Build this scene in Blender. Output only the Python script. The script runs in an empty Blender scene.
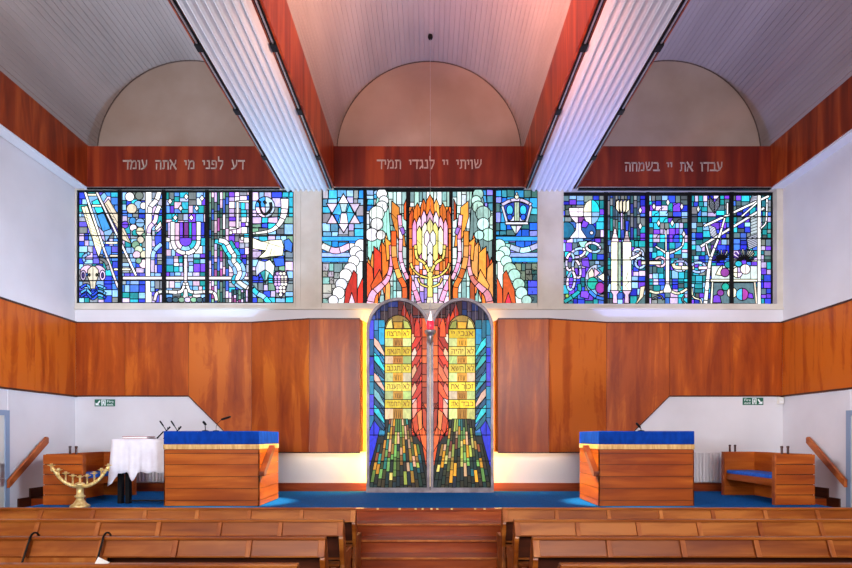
import bpy, bmesh, math, random
from mathutils import Vector, Matrix
PI = math.pi
SC = bpy.context.scene
COL = SC.collection
VX, VY, F, EYE = 429.0, 437.0, 568.0, 1.65      # vanishing point and focal length of the photograph, eye height
D = 10.4                                         # distance of the end wall
def wx(x, d): return (x - VX) * d / F
def wz(y, d): return EYE + (VY - y) * d / F
def lin(c):
    c = c / 255.0
    return c / 12.92 if c <= 0.04045 else ((c + 0.055) / 1.055) ** 2.4
def rgb(r, g, b): return (lin(r), lin(g), lin(b), 1.0)

# ---------------------------------------------------------------- mesh collector
class MB:
    def __init__(s): s.v, s.f, s.c = [], [], []
    def add(s, vs, fs, col=None):
        n = len(s.v); s.v += [tuple(v) for v in vs]
        for f in fs: s.f.append(tuple(i + n for i in f)); s.c.append(col)
        return s
    def box(s, x0, x1, y0, y1, z0, z1):
        vs = [(x, y, z) for z in (z0, z1) for y in (y0, y1) for x in (x0, x1)]
        return s.add(vs, [(0,2,3,1), (4,5,7,6), (0,1,5,4), (2,6,7,3), (0,4,6,2), (1,3,7,5)])
    def prism(s, pts, axis, a, b):
        """2-D outline extruded along an axis (x: pts are y,z; y: pts are x,z; z: pts are x,y)"""
        def P(p, t): return {'x': (t, p[0], p[1]), 'y': (p[0], t, p[1]), 'z': (p[0], p[1], t)}[axis]
        n = len(pts)
        vs = [P(p, a) for p in pts] + [P(p, b) for p in pts]
        fs = [tuple(range(n)), tuple(range(2 * n - 1, n - 1, -1))]
        fs += [(i, i + n, (i + 1) % n + n, (i + 1) % n) for i in range(n)]
        return s.add(vs, fs)
    def tube(s, pts, r, n=8, caps=True):
        pts = [Vector(p) for p in pts]; rs = r if isinstance(r, (list, tuple)) else [r] * len(pts)
        vs, fs, prev = [], [], None
        for i, p in enumerate(pts):
            t = (pts[min(i + 1, len(pts) - 1)] - pts[max(i - 1, 0)]).normalized()
            if prev is None:
                u = t.orthogonal().normalized()
            else:
                u = (prev - t * prev.dot(t)); u = u.normalized() if u.length > 1e-6 else t.orthogonal().normalized()
            prev = u; w = t.cross(u)
            for k in range(n):
                a = 2 * PI * k / n
                vs.append(p + (u * math.cos(a) + w * math.sin(a)) * rs[i])
        for i in range(len(pts) - 1):
            for k in range(n):
                fs.append((i*n+k, i*n+(k+1) % n, (i+1)*n+(k+1) % n, (i+1)*n+k))
        if caps: fs += [tuple(range(n-1, -1, -1)), tuple(range((len(pts)-1)*n, len(pts)*n))]
        return s.add(vs, fs)
    def lathe(s, prof, cx, cy, cz=0, n=20):
        vs, fs = [], []
        for r, z in prof:
            for k in range(n):
                a = 2 * PI * k / n
                vs.append((cx + r * math.cos(a), cy + r * math.sin(a), cz + z))
        for i in range(len(prof) - 1):
            for k in range(n): fs.append((i*n+k, i*n+(k+1) % n, (i+1)*n+(k+1) % n, (i+1)*n+k))
        fs += [tuple(range(n-1, -1, -1)), tuple(range((len(prof)-1)*n, len(prof)*n))]
        return s.add(vs, fs)
    def build(s, name, mat, parent=None, bevel=0, smooth=False, colors=False):
        off = Vector((0, 0, 0)); q = parent
        while q is not None: off += q.location; q = q.parent
        me = bpy.data.meshes.new(name)
        me.from_pydata([tuple(Vector(v) - off) for v in s.v], [], s.f)
        if colors:
            at = me.color_attributes.new('Col', 'FLOAT_COLOR', 'CORNER'); k = 0
            for f, c in zip(s.f, s.c):
                for _ in f: at.data[k].color = c; k += 1
        else:
            bm = bmesh.new(); bm.from_mesh(me); bmesh.ops.recalc_face_normals(bm, faces=bm.faces); bm.to_mesh(me); bm.free()
        me.materials.append(mat)
        if smooth: me.polygons.foreach_set('use_smooth', [True] * len(me.polygons))
        o = bpy.data.objects.new(name, me); COL.objects.link(o); o.parent = parent
        if bevel:
            m = o.modifiers.new('edge', 'BEVEL'); m.width = bevel; m.segments = 2; m.limit_method = 'ANGLE'; m.angle_limit = 0.6
        return o
def bx(*a): return MB().box(*a)
def thing(name, loc, label, cat, group=None):
    o = bpy.data.objects.new(name, None); COL.objects.link(o); o.location = loc; o.empty_display_size = 0.1
    tag(o, label, cat, group); return o
def tag(o, label, cat, group=None):
    o['label'] = label; o['category'] = cat
    if group: o['group'] = group
    return o
def struct(o, kind='structure'): o['kind'] = kind; return o
def copy_tree(o, loc, label):
    r = o.copy(); COL.objects.link(r); r.location = loc; r['label'] = label
    for ch in o.children:
        c = ch.copy(); COL.objects.link(c); c.parent = r
        for g in ch.children:
            e = g.copy(); COL.objects.link(e); e.parent = c
    return r

# ---------------------------------------------------------------- materials
def mat(name, col, rough=0.5, metal=0.0, spec=0.5, coat=0.0, emit=None, estr=0.0):
    m = bpy.data.materials.new(name); m.use_nodes = True
    b = m.node_tree.nodes['Principled BSDF']
    b.inputs['Base Color'].default_value = col; b.inputs['Roughness'].default_value = rough
    b.inputs['Metallic'].default_value = metal; b.inputs['Specular IOR Level'].default_value = spec
    b.inputs['Coat Weight'].default_value = coat
    if emit: b.inputs['Emission Color'].default_value = emit; b.inputs['Emission Strength'].default_value = estr
    return m
def N(m, t, **kw):
    n = m.node_tree.nodes.new(t)
    for k, v in kw.items(): setattr(n, k, v)
    return n
def L(m, a, b): m.node_tree.links.new(a, b)
def noisy(m, c1, c2, scale=(4, 4, 4), detail=4, bump=0.0, lo=0.35, hi=0.65):
    """mottles the base colour between c1 and c2"""
    b = m.node_tree.nodes['Principled BSDF']
    tc = N(m, 'ShaderNodeTexCoord'); mp = N(m, 'ShaderNodeMapping'); no = N(m, 'ShaderNodeTexNoise'); cr = N(m, 'ShaderNodeValToRGB')
    mp.inputs['Scale'].default_value = scale; no.inputs['Scale'].default_value = 1.0; no.inputs['Detail'].default_value = detail
    cr.color_ramp.elements[0].color = c1; cr.color_ramp.elements[1].color = c2
    cr.color_ramp.elements[0].position = lo; cr.color_ramp.elements[1].position = hi
    L(m, tc.outputs['Object'], mp.inputs['Vector']); L(m, mp.outputs['Vector'], no.inputs['Vector'])
    L(m, no.outputs['Fac'], cr.inputs['Fac']); L(m, cr.outputs['Color'], b.inputs['Base Color'])
    if bump:
        bp = N(m, 'ShaderNodeBump'); bp.inputs['Strength'].default_value = bump; bp.inputs['Distance'].default_value = 0.01
        L(m, no.outputs['Fac'], bp.inputs['Height']); L(m, bp.outputs['Normal'], b.inputs['Normal'])
    return m
def wood(name, dark, mid, light, grain=(14, 14, 1.2), rough=0.35, coat=0.25, figure=0.5, blotch=(1.1, 1.1, 0.35), vary=0.25):
    m = mat(name, mid, rough, spec=0.3, coat=coat); m.node_tree.nodes['Principled BSDF'].inputs['Coat Roughness'].default_value = 0.2
    b = m.node_tree.nodes['Principled BSDF']
    tc = N(m, 'ShaderNodeTexCoord'); oi = N(m, 'ShaderNodeObjectInfo')
    sh = N(m, 'ShaderNodeVectorMath', operation='SCALE'); sh.inputs[0].default_value = (37.0, 21.0, 53.0)
    L(m, oi.outputs['Random'], sh.inputs['Scale'])
    ad = N(m, 'ShaderNodeVectorMath', operation='ADD'); L(m, tc.outputs['Object'], ad.inputs[0]); L(m, sh.outputs[0], ad.inputs[1])
    m1 = N(m, 'ShaderNodeMapping'); m1.inputs['Scale'].default_value = grain; L(m, ad.outputs[0], m1.inputs['Vector'])
    n1 = N(m, 'ShaderNodeTexNoise'); n1.inputs['Scale'].default_value = 1.0; n1.inputs['Detail'].default_value = 6; n1.inputs['Distortion'].default_value = 0.6
    L(m, m1.outputs['Vector'], n1.inputs['Vector'])
    m2 = N(m, 'ShaderNodeMapping'); m2.inputs['Scale'].default_value = blotch; L(m, ad.outputs[0], m2.inputs['Vector'])
    n2 = N(m, 'ShaderNodeTexNoise'); n2.inputs['Scale'].default_value = 1.3; n2.inputs['Detail'].default_value = 3; n2.inputs['Distortion'].default_value = 1.0
    L(m, m2.outputs['Vector'], n2.inputs['Vector'])
    # cathedral figure: contour rings of the broad noise
    ml = N(m, 'ShaderNodeMath', operation='MULTIPLY'); ml.inputs[1].default_value = 14.0; L(m, n2.outputs['Fac'], ml.inputs[0])
    fr = N(m, 'ShaderNodeMath', operation='PINGPONG'); fr.inputs[1].default_value = 0.5; L(m, ml.outputs[0], fr.inputs[0])
    s1 = N(m, 'ShaderNodeMath', operation='MULTIPLY_ADD'); s1.inputs[1].default_value = figure * 0.6; L(m, fr.outputs[0], s1.inputs[0])
    L(m, n1.outputs['Fac'], s1.inputs[2])
    s2 = N(m, 'ShaderNodeMath', operation='MULTIPLY_ADD'); s2.inputs[1].default_value = 0.5; L(m, n2.outputs['Fac'], s2.inputs[0]); L(m, s1.outputs[0], s2.inputs[2])
    s3 = N(m, 'ShaderNodeMath', operation='MULTIPLY_ADD'); s3.inputs[1].default_value = vary; L(m, oi.outputs['Random'], s3.inputs[0]); L(m, s2.outputs[0], s3.inputs[2])
    cr = N(m, 'ShaderNodeValToRGB'); e = cr.color_ramp.elements
    k = figure * 0.15 + vary * 0.5 + 0.25
    e[0].position = 0.27 + k; e[0].color = dark; e[1].position = 0.74 + k; e[1].color = light
    x = e.new(0.5 + k); x.color = mid
    L(m, s3.outputs[0], cr.inputs['Fac']); L(m, cr.outputs['Color'], b.inputs['Base Color'])
    return m

M = {}
M['wood_panel'] = wood('panel_veneer', rgb(134, 48, 4), rgb(166, 70, 8), rgb(190, 92, 20), grain=(5, 5, 0.5), rough=0.4, coat=0.1, figure=0.14, blotch=(1.6, 1.6, 0.5), vary=0.25)
M['fascia'] = wood('fascia_veneer', rgb(88, 18, 8), rgb(116, 32, 14), rgb(150, 56, 22), grain=(4, 4, 0.4), rough=0.5, coat=0.05, figure=0.08, blotch=(1.3, 1.3, 0.06), vary=0.1)
M['pew'] = wood('pew_timber', rgb(118, 50, 8), rgb(150, 76, 20), rgb(178, 102, 38), grain=(0.9, 6, 9), rough=0.38, coat=0.12, figure=0.1, blotch=(0.5, 2, 2), vary=0.15)
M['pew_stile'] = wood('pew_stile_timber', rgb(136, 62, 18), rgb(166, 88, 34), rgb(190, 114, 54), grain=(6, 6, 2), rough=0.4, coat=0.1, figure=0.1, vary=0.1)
M['joinery'] = wood('joinery_timber', rgb(138, 54, 3), rgb(164, 74, 9), rgb(186, 94, 22), grain=(0.8, 0.8, 9), rough=0.45, coat=0.04, figure=0.05, blotch=(0.6, 0.6, 3), vary=0.12)
M['step_wood'] = wood('stair_timber', rgb(112, 36, 6), rgb(144, 56, 12), rgb(172, 78, 24), grain=(0.8, 4, 8), rough=0.35, coat=0.2, figure=0.1, blotch=(0.5, 2, 2), vary=0.1)
M['dark_wood'] = wood('dark_timber', rgb(48, 20, 10), rgb(66, 28, 14), rgb(84, 38, 20), grain=(1, 1, 10), figure=0.1, vary=0.1)
M['rail_wood'] = wood('handrail_timber', rgb(130, 54, 14), rgb(164, 78, 26), rgb(190, 102, 42), grain=(6, 2, 6), figure=0.1, vary=0.1)
M['grip_wood'] = wood('grip_timber', rgb(84, 30, 6), rgb(108, 44, 12), rgb(128, 60, 20), grain=(6, 2, 6), figure=0.1, vary=0.1)
M['pale_trim'] = noisy(mat('pale_trim', rgb(205, 160, 95), 0.5), rgb(188, 140, 76), rgb(218, 176, 112), (30, 30, 4))
M['plaster'] = noisy(mat('white_plaster', rgb(214, 208, 210), 0.7), rgb(206, 199, 200), rgb(224, 218, 219), (0.8, 0.8, 0.8), 5, lo=0.3, hi=0.7)
M['frame_paint'] = noisy(mat('cream_window_paint', rgb(205, 194, 178), 0.5), rgb(196, 184, 168), rgb(212, 202, 188), (2, 2, 2))
M['vault'] = noisy(mat('vault_boards', rgb(172, 156, 148), 0.6), rgb(162, 146, 138), rgb(182, 166, 158), (1.2, 0.25, 1.2), 5)
M['tympanum'] = noisy(mat('tympanum_plaster', rgb(168, 146, 132), 0.8), rgb(158, 135, 120), rgb(176, 155, 142), (0.9, 0.9, 0.9), 6)
M['soffit'] = mat('white_soffit_boards', rgb(222, 222, 227), 0.4)
M['black'] = mat('black_metal', rgb(10, 10, 12), 0.5, spec=0.2)
M['lead'] = mat('lead_came', rgb(12, 10, 12), 0.6, spec=0.15)
M['carpet'] = noisy(mat('blue_carpet', rgb(6, 92, 168), 0.95, spec=0.1), rgb(3, 80, 152), rgb(10, 106, 184), (60, 60, 60), 3, 0.3)
M['floor'] = noisy(mat('dark_floor', rgb(70, 44, 32), 0.6), rgb(58, 36, 26), rgb(82, 52, 38), (3, 3, 3))
M['velvet'] = noisy(mat('royal_blue_velvet', rgb(0, 50, 138), 0.85, spec=0.15), rgb(0, 45, 128), rgb(0, 58, 150), (14, 14, 6), 4, 0.15)
M['cushion'] = noisy(mat('blue_cushion_cloth', rgb(20, 100, 214), 0.85), rgb(12, 86, 198), rgb(34, 116, 228), (20, 20, 20))
M['linen'] = noisy(mat('white_linen', rgb(228, 218, 222), 0.85), rgb(220, 208, 212), rgb(236, 228, 232), (5, 5, 5))
M['brass'] = noisy(mat('polished_brass', rgb(240, 206, 130), 0.35, metal=0.6), rgb(220, 176, 96), rgb(248, 222, 156), (30, 30, 30))
M['silver'] = noisy(mat('brushed_silver', rgb(190, 186, 190), 0.35, metal=0.85), rgb(176, 172, 176), rgb(206, 202, 204), (20, 20, 20))
M['letters'] = mat('silver_letters', rgb(196, 178, 164), 0.4, metal=0.3)
M['ark_frame'] = noisy(mat('pewter_frame', rgb(122, 112, 116), 0.45, metal=0.6), rgb(108, 98, 102), rgb(138, 128, 132), (6, 6, 6))
M['slit'] = mat('ark_backlight', rgb(255, 220, 170), 0.5, emit=rgb(255, 214, 160), estr=1.0)
M['radiator'] = mat('radiator_enamel', rgb(222, 216, 216), 0.4)
M['door_blue'] = mat('grey_blue_door_paint', rgb(132, 148, 172), 0.5)
M['door_leaf'] = noisy(mat('cream_door_leaf', rgb(206, 200, 190), 0.5), rgb(200, 194, 182), rgb(212, 206, 198), (2, 2, 2))
M['sign_green'] = mat('sign_green', rgb(0, 92, 66), 0.4)
M['sign_white'] = mat('sign_white', rgb(232, 240, 236), 0.5)
M['book_red'] = mat('red_book_cover', rgb(150, 40, 40), 0.6)
M['page'] = mat('white_page', rgb(236, 230, 224), 0.8)
M['plastic'] = mat('cream_plastic', rgb(226, 218, 204), 0.45)
M['red_glass'] = mat('red_lamp_glass', rgb(200, 10, 30), 0.1, emit=(1.0, 0.03, 0.07, 1), estr=1.3)
M['flame'] = mat('lamp_flame', rgb(255, 230, 225), 0.3, emit=(1.0, 0.8, 0.78, 1), estr=3.0)
M['amber_ink'] = mat('amber_letter_paint', rgb(120, 66, 8), 0.5, emit=rgb(128, 72, 6), estr=0.6)
def glass_mat(name, strength):
    m = bpy.data.materials.new(name); m.use_nodes = True; b = m.node_tree.nodes['Principled BSDF']
    at = N(m, 'ShaderNodeAttribute', attribute_name='Col')
    tc = N(m, 'ShaderNodeTexCoord'); mp = N(m, 'ShaderNodeMapping'); mp.inputs['Scale'].default_value = (9, 9, 5)
    no = N(m, 'ShaderNodeTexNoise'); no.inputs['Scale'].default_value = 1.2; no.inputs['Detail'].default_value = 4; no.inputs['Distortion'].default_value = 1.5
    L(m, tc.outputs['Object'], mp.inputs['Vector']); L(m, mp.outputs['Vector'], no.inputs['Vector'])
    mr = N(m, 'ShaderNodeMapRange'); mr.inputs['From Min'].default_value = 0.25; mr.inputs['From Max'].default_value = 0.75
    mr.inputs['To Min'].default_value = 0.7; mr.inputs['To Max'].default_value = 1.25
    L(m, no.outputs['Fac'], mr.inputs['Value'])
    mx = N(m, 'ShaderNodeVectorMath', operation='SCALE'); L(m, at.outputs['Color'], mx.inputs[0]); L(m, mr.outputs['Result'], mx.inputs['Scale'])
    L(m, mx.outputs[0], b.inputs['Base Color'] if strength == 0 else b.inputs['Emission Color'])
    if strength: b.inputs['Base Color'].default_value = (0.02, 0.02, 0.02, 1)
    b.inputs['Emission Strength'].default_value = strength; b.inputs['Roughness'].default_value = 0.35; b.inputs['Specular IOR Level'].default_value = 0.15
    return m
M['glass'] = glass_mat('backlit_stained_glass', 1.55)
M['glass_ark'] = glass_mat('backlit_ark_glass', 1.3)
M['glass_dull'] = glass_mat('unlit_stained_glass', 0)
# ---------------------------------------------------------------- stained glass drawing board (in photo units, mapped on the pane's own plane)
def clip(poly, reg):
    """keeps the part of an outline inside a convex, clockwise-on-screen region"""
    for i in range(len(reg)):
        if len(poly) < 3: return []
        a, b = reg[i - 1], reg[i]; ex, ey = b[0]-a[0], b[1]-a[1]
        h = [ex*(p[1]-a[1]) - ey*(p[0]-a[0]) for p in poly]; out = []
        if min(h) >= 0: continue
        for k in range(len(poly)):
            p, q, hp, hq = poly[k-1], poly[k], h[k-1], h[k]
            if (hp >= 0) != (hq >= 0):
                t = hp/(hp-hq); out.append((p[0]+(q[0]-p[0])*t, p[1]+(q[1]-p[1])*t))
            if hq >= 0: out.append(q)
        poly = out
    return poly
def rect(x0, x1, y0, y1): return [(x0, y0), (x1, y0), (x1, y1), (x0, y1)]
class SG:
    def __init__(s, rect, depth, seed, lead=0.95):
        s.r, s.d, s.rng, s.lw, s.k = rect, depth, random.Random(seed), lead, 0
        s.g, s.l, s.dull = MB(), MB(), MB()
        s.isdull = lambda x, y: False
    def put(s, mb, pts, dy, col=None):
        pts = clip([tuple(map(float, p)) for p in pts], s.r)
        if len(pts) < 3: return
        y = s.d - dy
        mb.add([(wx(p[0], s.d), y, wz(p[1], s.d)) for p in pts], [tuple(range(len(pts)))], col)
    def tint(s, c, j=0.14):
        if isinstance(c, list): c = s.rng.choice(c)
        f = 1 + s.rng.uniform(-j, j)
        return rgb(*[max(0, min(255, v * f + s.rng.uniform(-6, 6))) for v in c])
    def line(s, pts, w=None, dy=None):
        w = (w or s.lw) / 2; dy = s.k * 1e-4 + 6e-5 if dy is None else dy
        for a, b in zip(pts, pts[1:]):
            dx, dz = b[0]-a[0], b[1]-a[1]; n = math.hypot(dx, dz)
            if n < 1e-4: continue
            ux, uz = dx/n*w, dz/n*w
            s.put(s.l, [(a[0]-ux*.6+uz, a[1]-uz*.6-ux), (b[0]+ux*.6+uz, b[1]+uz*.6-ux), (b[0]+ux*.6-uz, b[1]+uz*.6+ux), (a[0]-ux*.6-uz, a[1]-uz*.6+ux)], dy)
    def poly(s, pts, c, lead=True, w=None):
        s.k += 1
        cx = sum(p[0] for p in pts)/len(pts); cy = sum(p[1] for p in pts)/len(pts)
        s.put(s.dull if s.isdull(cx, cy) else s.g, pts, s.k*1e-4, s.tint(c))
        if lead: s.line(list(pts) + [pts[0]], w)
    def cells(s, x0, x1, y0, y1, pal, mn=5, mx=10, skew=0.0, dense=None):
        """irregular mosaic of rectangles"""
        st = [(x0, x1, y0, y1)]; s.k += 1; out = []
        while st:
            a, b, c, d = st.pop()
            w, h = b-a, d-c
            if (w > mx or h > mx) or (max(w, h) > mn*1.9 and s.rng.random() < 0.6):
                t = s.rng.uniform(0.36, 0.64)
                if w > h*0.95: st += [(a, a+w*t, c, d), (a+w*t, b, c, d)]
                else: st += [(a, b, c, c+h*t), (a, b, c+h*t, d)]
            else: out.append((a, b, c, d))
        for a, b, c, d in out:
            q = skew
            P = [(a+s.rng.uniform(-q, q), c+s.rng.uniform(-q, q)), (b, c), (b, d), (a, d)]
            s.put(s.dull if s.isdull((a+b)/2, (c+d)/2) else s.g, P, s.k*1e-4, s.tint(pal))
            s.line([P[0], P[1], P[2], P[3], P[0]])
    def strips(s, x0, x1, y0, y1, pal, w=4, h=10, jit=0.3):
        """vertical strips cut into lengths"""
        x = x0
        while x < x1 - 0.5:
            xe = min(x1, x + w*s.rng.uniform(1-jit, 1+jit)); y = y0 - s.rng.uniform(0, h*0.5)
            if x1 - xe < w*0.4: xe = x1
            while y < y1:
                ye = y + h*s.rng.uniform(0.6, 1.4)
                a, b = max(y, y0), min(ye, y1)
                if b - a > 0.3: s.poly([(x, a), (xe, a), (xe, b), (x, b)], pal)
                y = ye
            x = xe
    def ell(s, cx, cy, rx, ry, c, n=18, quad=None, lead=True, rot=0.0, w=None):
        def P(a):
            x, y = rx*math.cos(a), ry*math.sin(a)
            return (cx + x*math.cos(rot) - y*math.sin(rot), cy + x*math.sin(rot) + y*math.cos(rot))
        if quad is None: s.poly([P(2*PI*i/n) for i in range(n)], c, lead, w)
        else:
            q = len(quad)
            for j in range(q):
                s.poly([(cx, cy)] + [P(2*PI*(j + t/6.0)/q) for t in range(7)], quad[j], lead, w)
    def band(s, pts, w, c, cut=9, lead=True, smooth=True):
        """thick ribbon of glass cut into lengths"""
        if smooth and len(pts) > 2: pts = spline(pts)
        ws = w if isinstance(w, (list, tuple)) else (w, w)
        n = len(pts); Lf, R = [], []
        for i, p in enumerate(pts):
            a, b = pts[max(i-1, 0)], pts[min(i+1, n-1)]
            dx, dy = b[0]-a[0], b[1]-a[1]; q = math.hypot(dx, dy) or 1
            h = (ws[0] + (ws[1]-ws[0])*i/(n-1))/2
            Lf.append((p[0]+dy/q*h, p[1]-dx/q*h)); R.append((p[0]-dy/q*h, p[1]+dx/q*h))
        s.k += 1; acc, cc = 0.0, s.tint(c); marks = []
        for i in range(n-1):
            s.put(s.g, [Lf[i], Lf[i+1], R[i+1], R[i]], s.k*1e-4, cc)
            acc += math.hypot(pts[i+1][0]-pts[i][0], pts[i+1][1]-pts[i][1])
            if cut and acc > cut and i < n-2: acc = 0; cc = s.tint(c); marks.append(i+1)
        if lead:
            s.line(Lf); s.line(R); s.line([Lf[0], R[0]]); s.line([Lf[-1], R[-1]])
            for i in marks: s.line([Lf[i], R[i]])
    def ring(s, cx, cy, rx, ry, rot, w, c):
        pts = []
        for i in range(21):
            a = 2*PI*i/20; x, y = rx*math.cos(a), ry*math.sin(a)
            pts.append((cx+x*math.cos(rot)-y*math.sin(rot), cy+x*math.sin(rot)+y*math.cos(rot)))
        s.band(pts, w, c, cut=7, smooth=False)
    def diamond(s, x, y, c=(250, 246, 248), a=2.4, b=3.2): s.poly([(x, y-b), (x+a, y), (x, y+b), (x-a, y)], c)
    def hatch(s, quad, n, c=None, w=0.7):
        """parallel strokes across a four-cornered patch"""
        a, b, cc, d = quad
        for i in range(1, n):
            t = i/n
            p = (a[0]+(d[0]-a[0])*t, a[1]+(d[1]-a[1])*t); q = (b[0]+(cc[0]-b[0])*t, b[1]+(cc[1]-b[1])*t)
            s.line([p, q], w)
def spline(pts, k=5):
    out = []
    for i in range(len(pts)-1):
        p0, p1, p2, p3 = pts[max(i-1, 0)], pts[i], pts[i+1], pts[min(i+2, len(pts)-1)]
        for j in range(k):
            t = j/k
            out.append(tuple(0.5*((2*p1[m]) + (-p0[m]+p2[m])*t + (2*p0[m]-5*p1[m]+4*p2[m]-p3[m])*t*t + (-p0[m]+3*p1[m]-3*p2[m]+p3[m])*t**3) for m in (0, 1)))
    return out + [pts[-1]]
WHT, CRM, LIL, PNK = (246, 242, 248), (240, 232, 206), (206, 186, 240), (236, 200, 230)
BLU, CYN, SKY, PUR, TEA, GRY, GRN = (44, 70, 224), (46, 196, 226), (140, 190, 246), (112, 62, 222), (20, 146, 156), (116, 124, 128), (120, 164, 140)
COOL = [BLU, BLU, CYN, SKY, SKY, LIL, GRY, TEA, (70, 130, 230), (96, 90, 226), (150, 160, 176)]
DEEP = [BLU, (30, 40, 190), PUR, PUR, TEA, (14, 110, 124), GRY, (70, 84, 92), SKY, CYN, (60, 110, 210), (84, 110, 120), LIL]

def draw_window_left(s):
    s.cells(78, 120, 191, 304, COOL, 5, 10); s.cells(120, 165, 191, 304, COOL, 5, 10)
    s.cells(165, 208, 191, 304, [CYN, SKY, WHT, LIL, PUR, TEA, GRY, PNK, (180, 200, 250), (90, 150, 235)], 5, 9)
    s.strips(209, 229, 191, 304, [GRN, GRY, LIL, (88, 110, 110), (60, 100, 210), (150, 70, 140), (40, 90, 90), PNK], 2.6, 11)
    s.cells(229, 252, 191, 304, [CYN, SKY, WHT,  LIL, PUR, GRY, (150, 160, 180), PNK, BLU], 5, 9)
    s.cells(252, 295, 191, 304, [GRY, BLU, SKY, GRN, CYN, LIL, (100, 120, 130)], 6, 11, 0.8)
    # ladder and rays
    s.poly([(87, 195), (97, 194), (113, 232), (104, 246)], SKY); s.poly([(92, 202), (98, 199), (104, 212), (97, 214)], CYN)
    s.poly([(97, 215), (104, 213), (111, 229), (103, 232)], (60, 150, 220)); s.poly([(98, 226), (104, 232), (106, 243), (101, 238)], LIL)
    for q in ([(81.5, 207), (87.5, 206), (102.5, 247), (99, 257.6), (95, 247)], [(104.5, 204), (108.8, 199), (119, 216), (131.5, 244), (123, 240), (118, 230)]):
        s.poly(q, CRM)
        for t in range(2, 12): s.line([(q[0][0]+t*1.35, q[0][1]+t*3.4), (q[0][0]+t*1.35+5.5, q[0][1]+t*3.4+3.2)], 0.4)
        s.line([((q[0][0]+q[1][0])/2, q[0][1]), (q[3][0]-1, q[3][1])], 0.5)
    s.poly([(100.3, 196.5), (104.5, 192.3), (107.7, 196.5), (103.5, 202.8)], SKY)
    for y, a, b in ((195, 87, 98), (206, 92, 102), (243, 105.6, 118), (256, 110, 121), (269.5, 114, 131)):
        s.band([(a, y), (b, y)], 2.4, CRM, 7)
    s.band([(85, 191), (103.5, 247), (118.5, 288)], 2.6, WHT, 12, smooth=False); s.band([(96.4, 191), (118.8, 238), (136.5, 276)], 2.6, WHT, 12, smooth=False)
    # ram
    for w_, (a, b) in enumerate(((84, 288), (90, 293), (97, 297))):
        s.band([(81, b), (87, b-3), (93, b+2), (99, b-2), (106, b+1)], 2.6, [(40, 80, 226), (20, 60, 190), (90, 170, 240)], 6)
    s.band([(85, 262), (84, 257), (90, 253)], 3, SKY); s.band([(100, 258), (106, 262), (109, 270)], 3.4, GRY)
    for m in (-1, 1):
        s.ell(93.2 + m*7, 269.5, 6, 3.8, PNK, rot=m*0.45); s.ell(93.2 + m*9.7, 275.5, 3.0, 5.2, LIL); s.ell(93.2 + m*9.7, 275.5, 1.2, 2.8, (60, 40, 120))
    s.poly([(88, 270), (91, 267), (93.3, 266), (96, 267), (98.7, 270), (98.5, 277), (96.3, 283), (95.5, 289), (91, 289), (90.2, 283), (88, 277)], CRM); s.line([(93.3, 266), (93.3, 289)], 0.5)
    s.ell(89.7, 275, 0.8, 1.4, (90, 84, 70)); s.ell(97, 275, 0.8, 1.4, (90, 84, 70))
    # cloud column and pillar
    for x, y, r, c in ((130, 197, 4.6, WHT), (139.5, 196, 4.2, GRY), (138.5, 205, 4.2, SKY), (132, 209, 5.2, CRM), (144, 206, 3.6, WHT), (133, 221, 3.6, (60, 150, 230)), (125.5, 225, 3.6, PUR), (140.5, 223, 4.6, SKY), (133.6, 228, 3.6, PNK),
                       (136, 233, 3.6, TEA), (140.5, 231.5, 4.2, CRM), (145, 236, 3, GRN), (141, 240, 3.6, CRM), (136, 245, 4, GRN), (139, 250, 4.2, (196, 214, 190)), (137, 255, 4, PNK), (144.7, 255, 4.2, CRM), (144, 264, 4.6, PNK), (139, 261, 3, GRN)):
        s.ell(x, y, r, r, c, quad=[c, c] if s.rng.random() < .3 else None)
    s.band([(149, 190), (149, 305)], 6.4, WHT, 11)
    s.band([(160, 190), (157, 200), (151, 207), (150, 214)], 5, WHT, 9); s.band([(160, 206), (157, 213), (155.5, 221), (150, 228), (149, 236)], 4.4, [WHT, LIL], 9)
    s.poly([(155, 229), (161, 221), (162, 226), (157, 231)], CRM); s.poly([(155, 236), (162, 229), (162, 244), (156, 250)], (50, 80, 220)); s.band([(162, 244), (155, 251), (153, 260), (153, 292)], 4.4, [SKY, WHT, LIL], 9)
    # candelabrum
    for x, y in ((170.4, 201.7), (186.6, 197), (202.2, 198.6), (181, 208.6), (197, 208.4), (175.7, 218), (191.7, 218)): s.diamond(x, y)
    for x, c in ((170.5, LIL), (175.7, SKY), (181, PUR), (186.6, (100, 40, 120)), (191.7, TEA), (197, GRY), (202.5, BLU)): s.poly([(x-2.4, 222.5), (x+2.4, 222.5), (x+2.4, 238), (x-2.4, 238)], c)
    U = lambda r, y0: [(186-r, y0)] + [(186-r*math.cos(a), 240.5+r*math.sin(a)) for a in [PI*i/12 for i in range(13)]] + [(186+r, y0)]
    s.poly([(175, 238)] + U(11, 238)[1:-1] + [(197, 238)], [SKY, CYN, PUR]); s.band(U(8.4, 223), 4.6, [CYN, PUR, SKY, PNK], 8, smooth=False); s.band(U(13, 222), 4.4, WHT, 9, smooth=False)
    s.band([(123, 278.3), (252, 278.3)], 3.4, WHT, 10); s.band([(186, 255), (186, 296)], 3.6, WHT, 11)
    s.band([(155, 301), (157, 294), (163, 291.8), (178, 292.4), (183, 290), (185, 283)], 3.4, WHT, 9); s.band([(217, 301), (215, 294), (209, 291.8), (194, 292.4), (189, 290), (187, 283)], 3.4, WHT, 9)
    s.poly([(184.4, 289), (187.6, 289), (189, 299), (183, 299)], WHT)
    for x in range(168, 206, 6): s.ell(x+2, 300, 3.4, 2.6, [GRN, (60, 90, 110), LIL, (30, 60, 90)])
    # letter, river
    s.band([(252, 201.9), (237.9, 201.9), (237.9, 228.6), (229.5, 228.6)], 3, WHT, 9, smooth=False)
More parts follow.
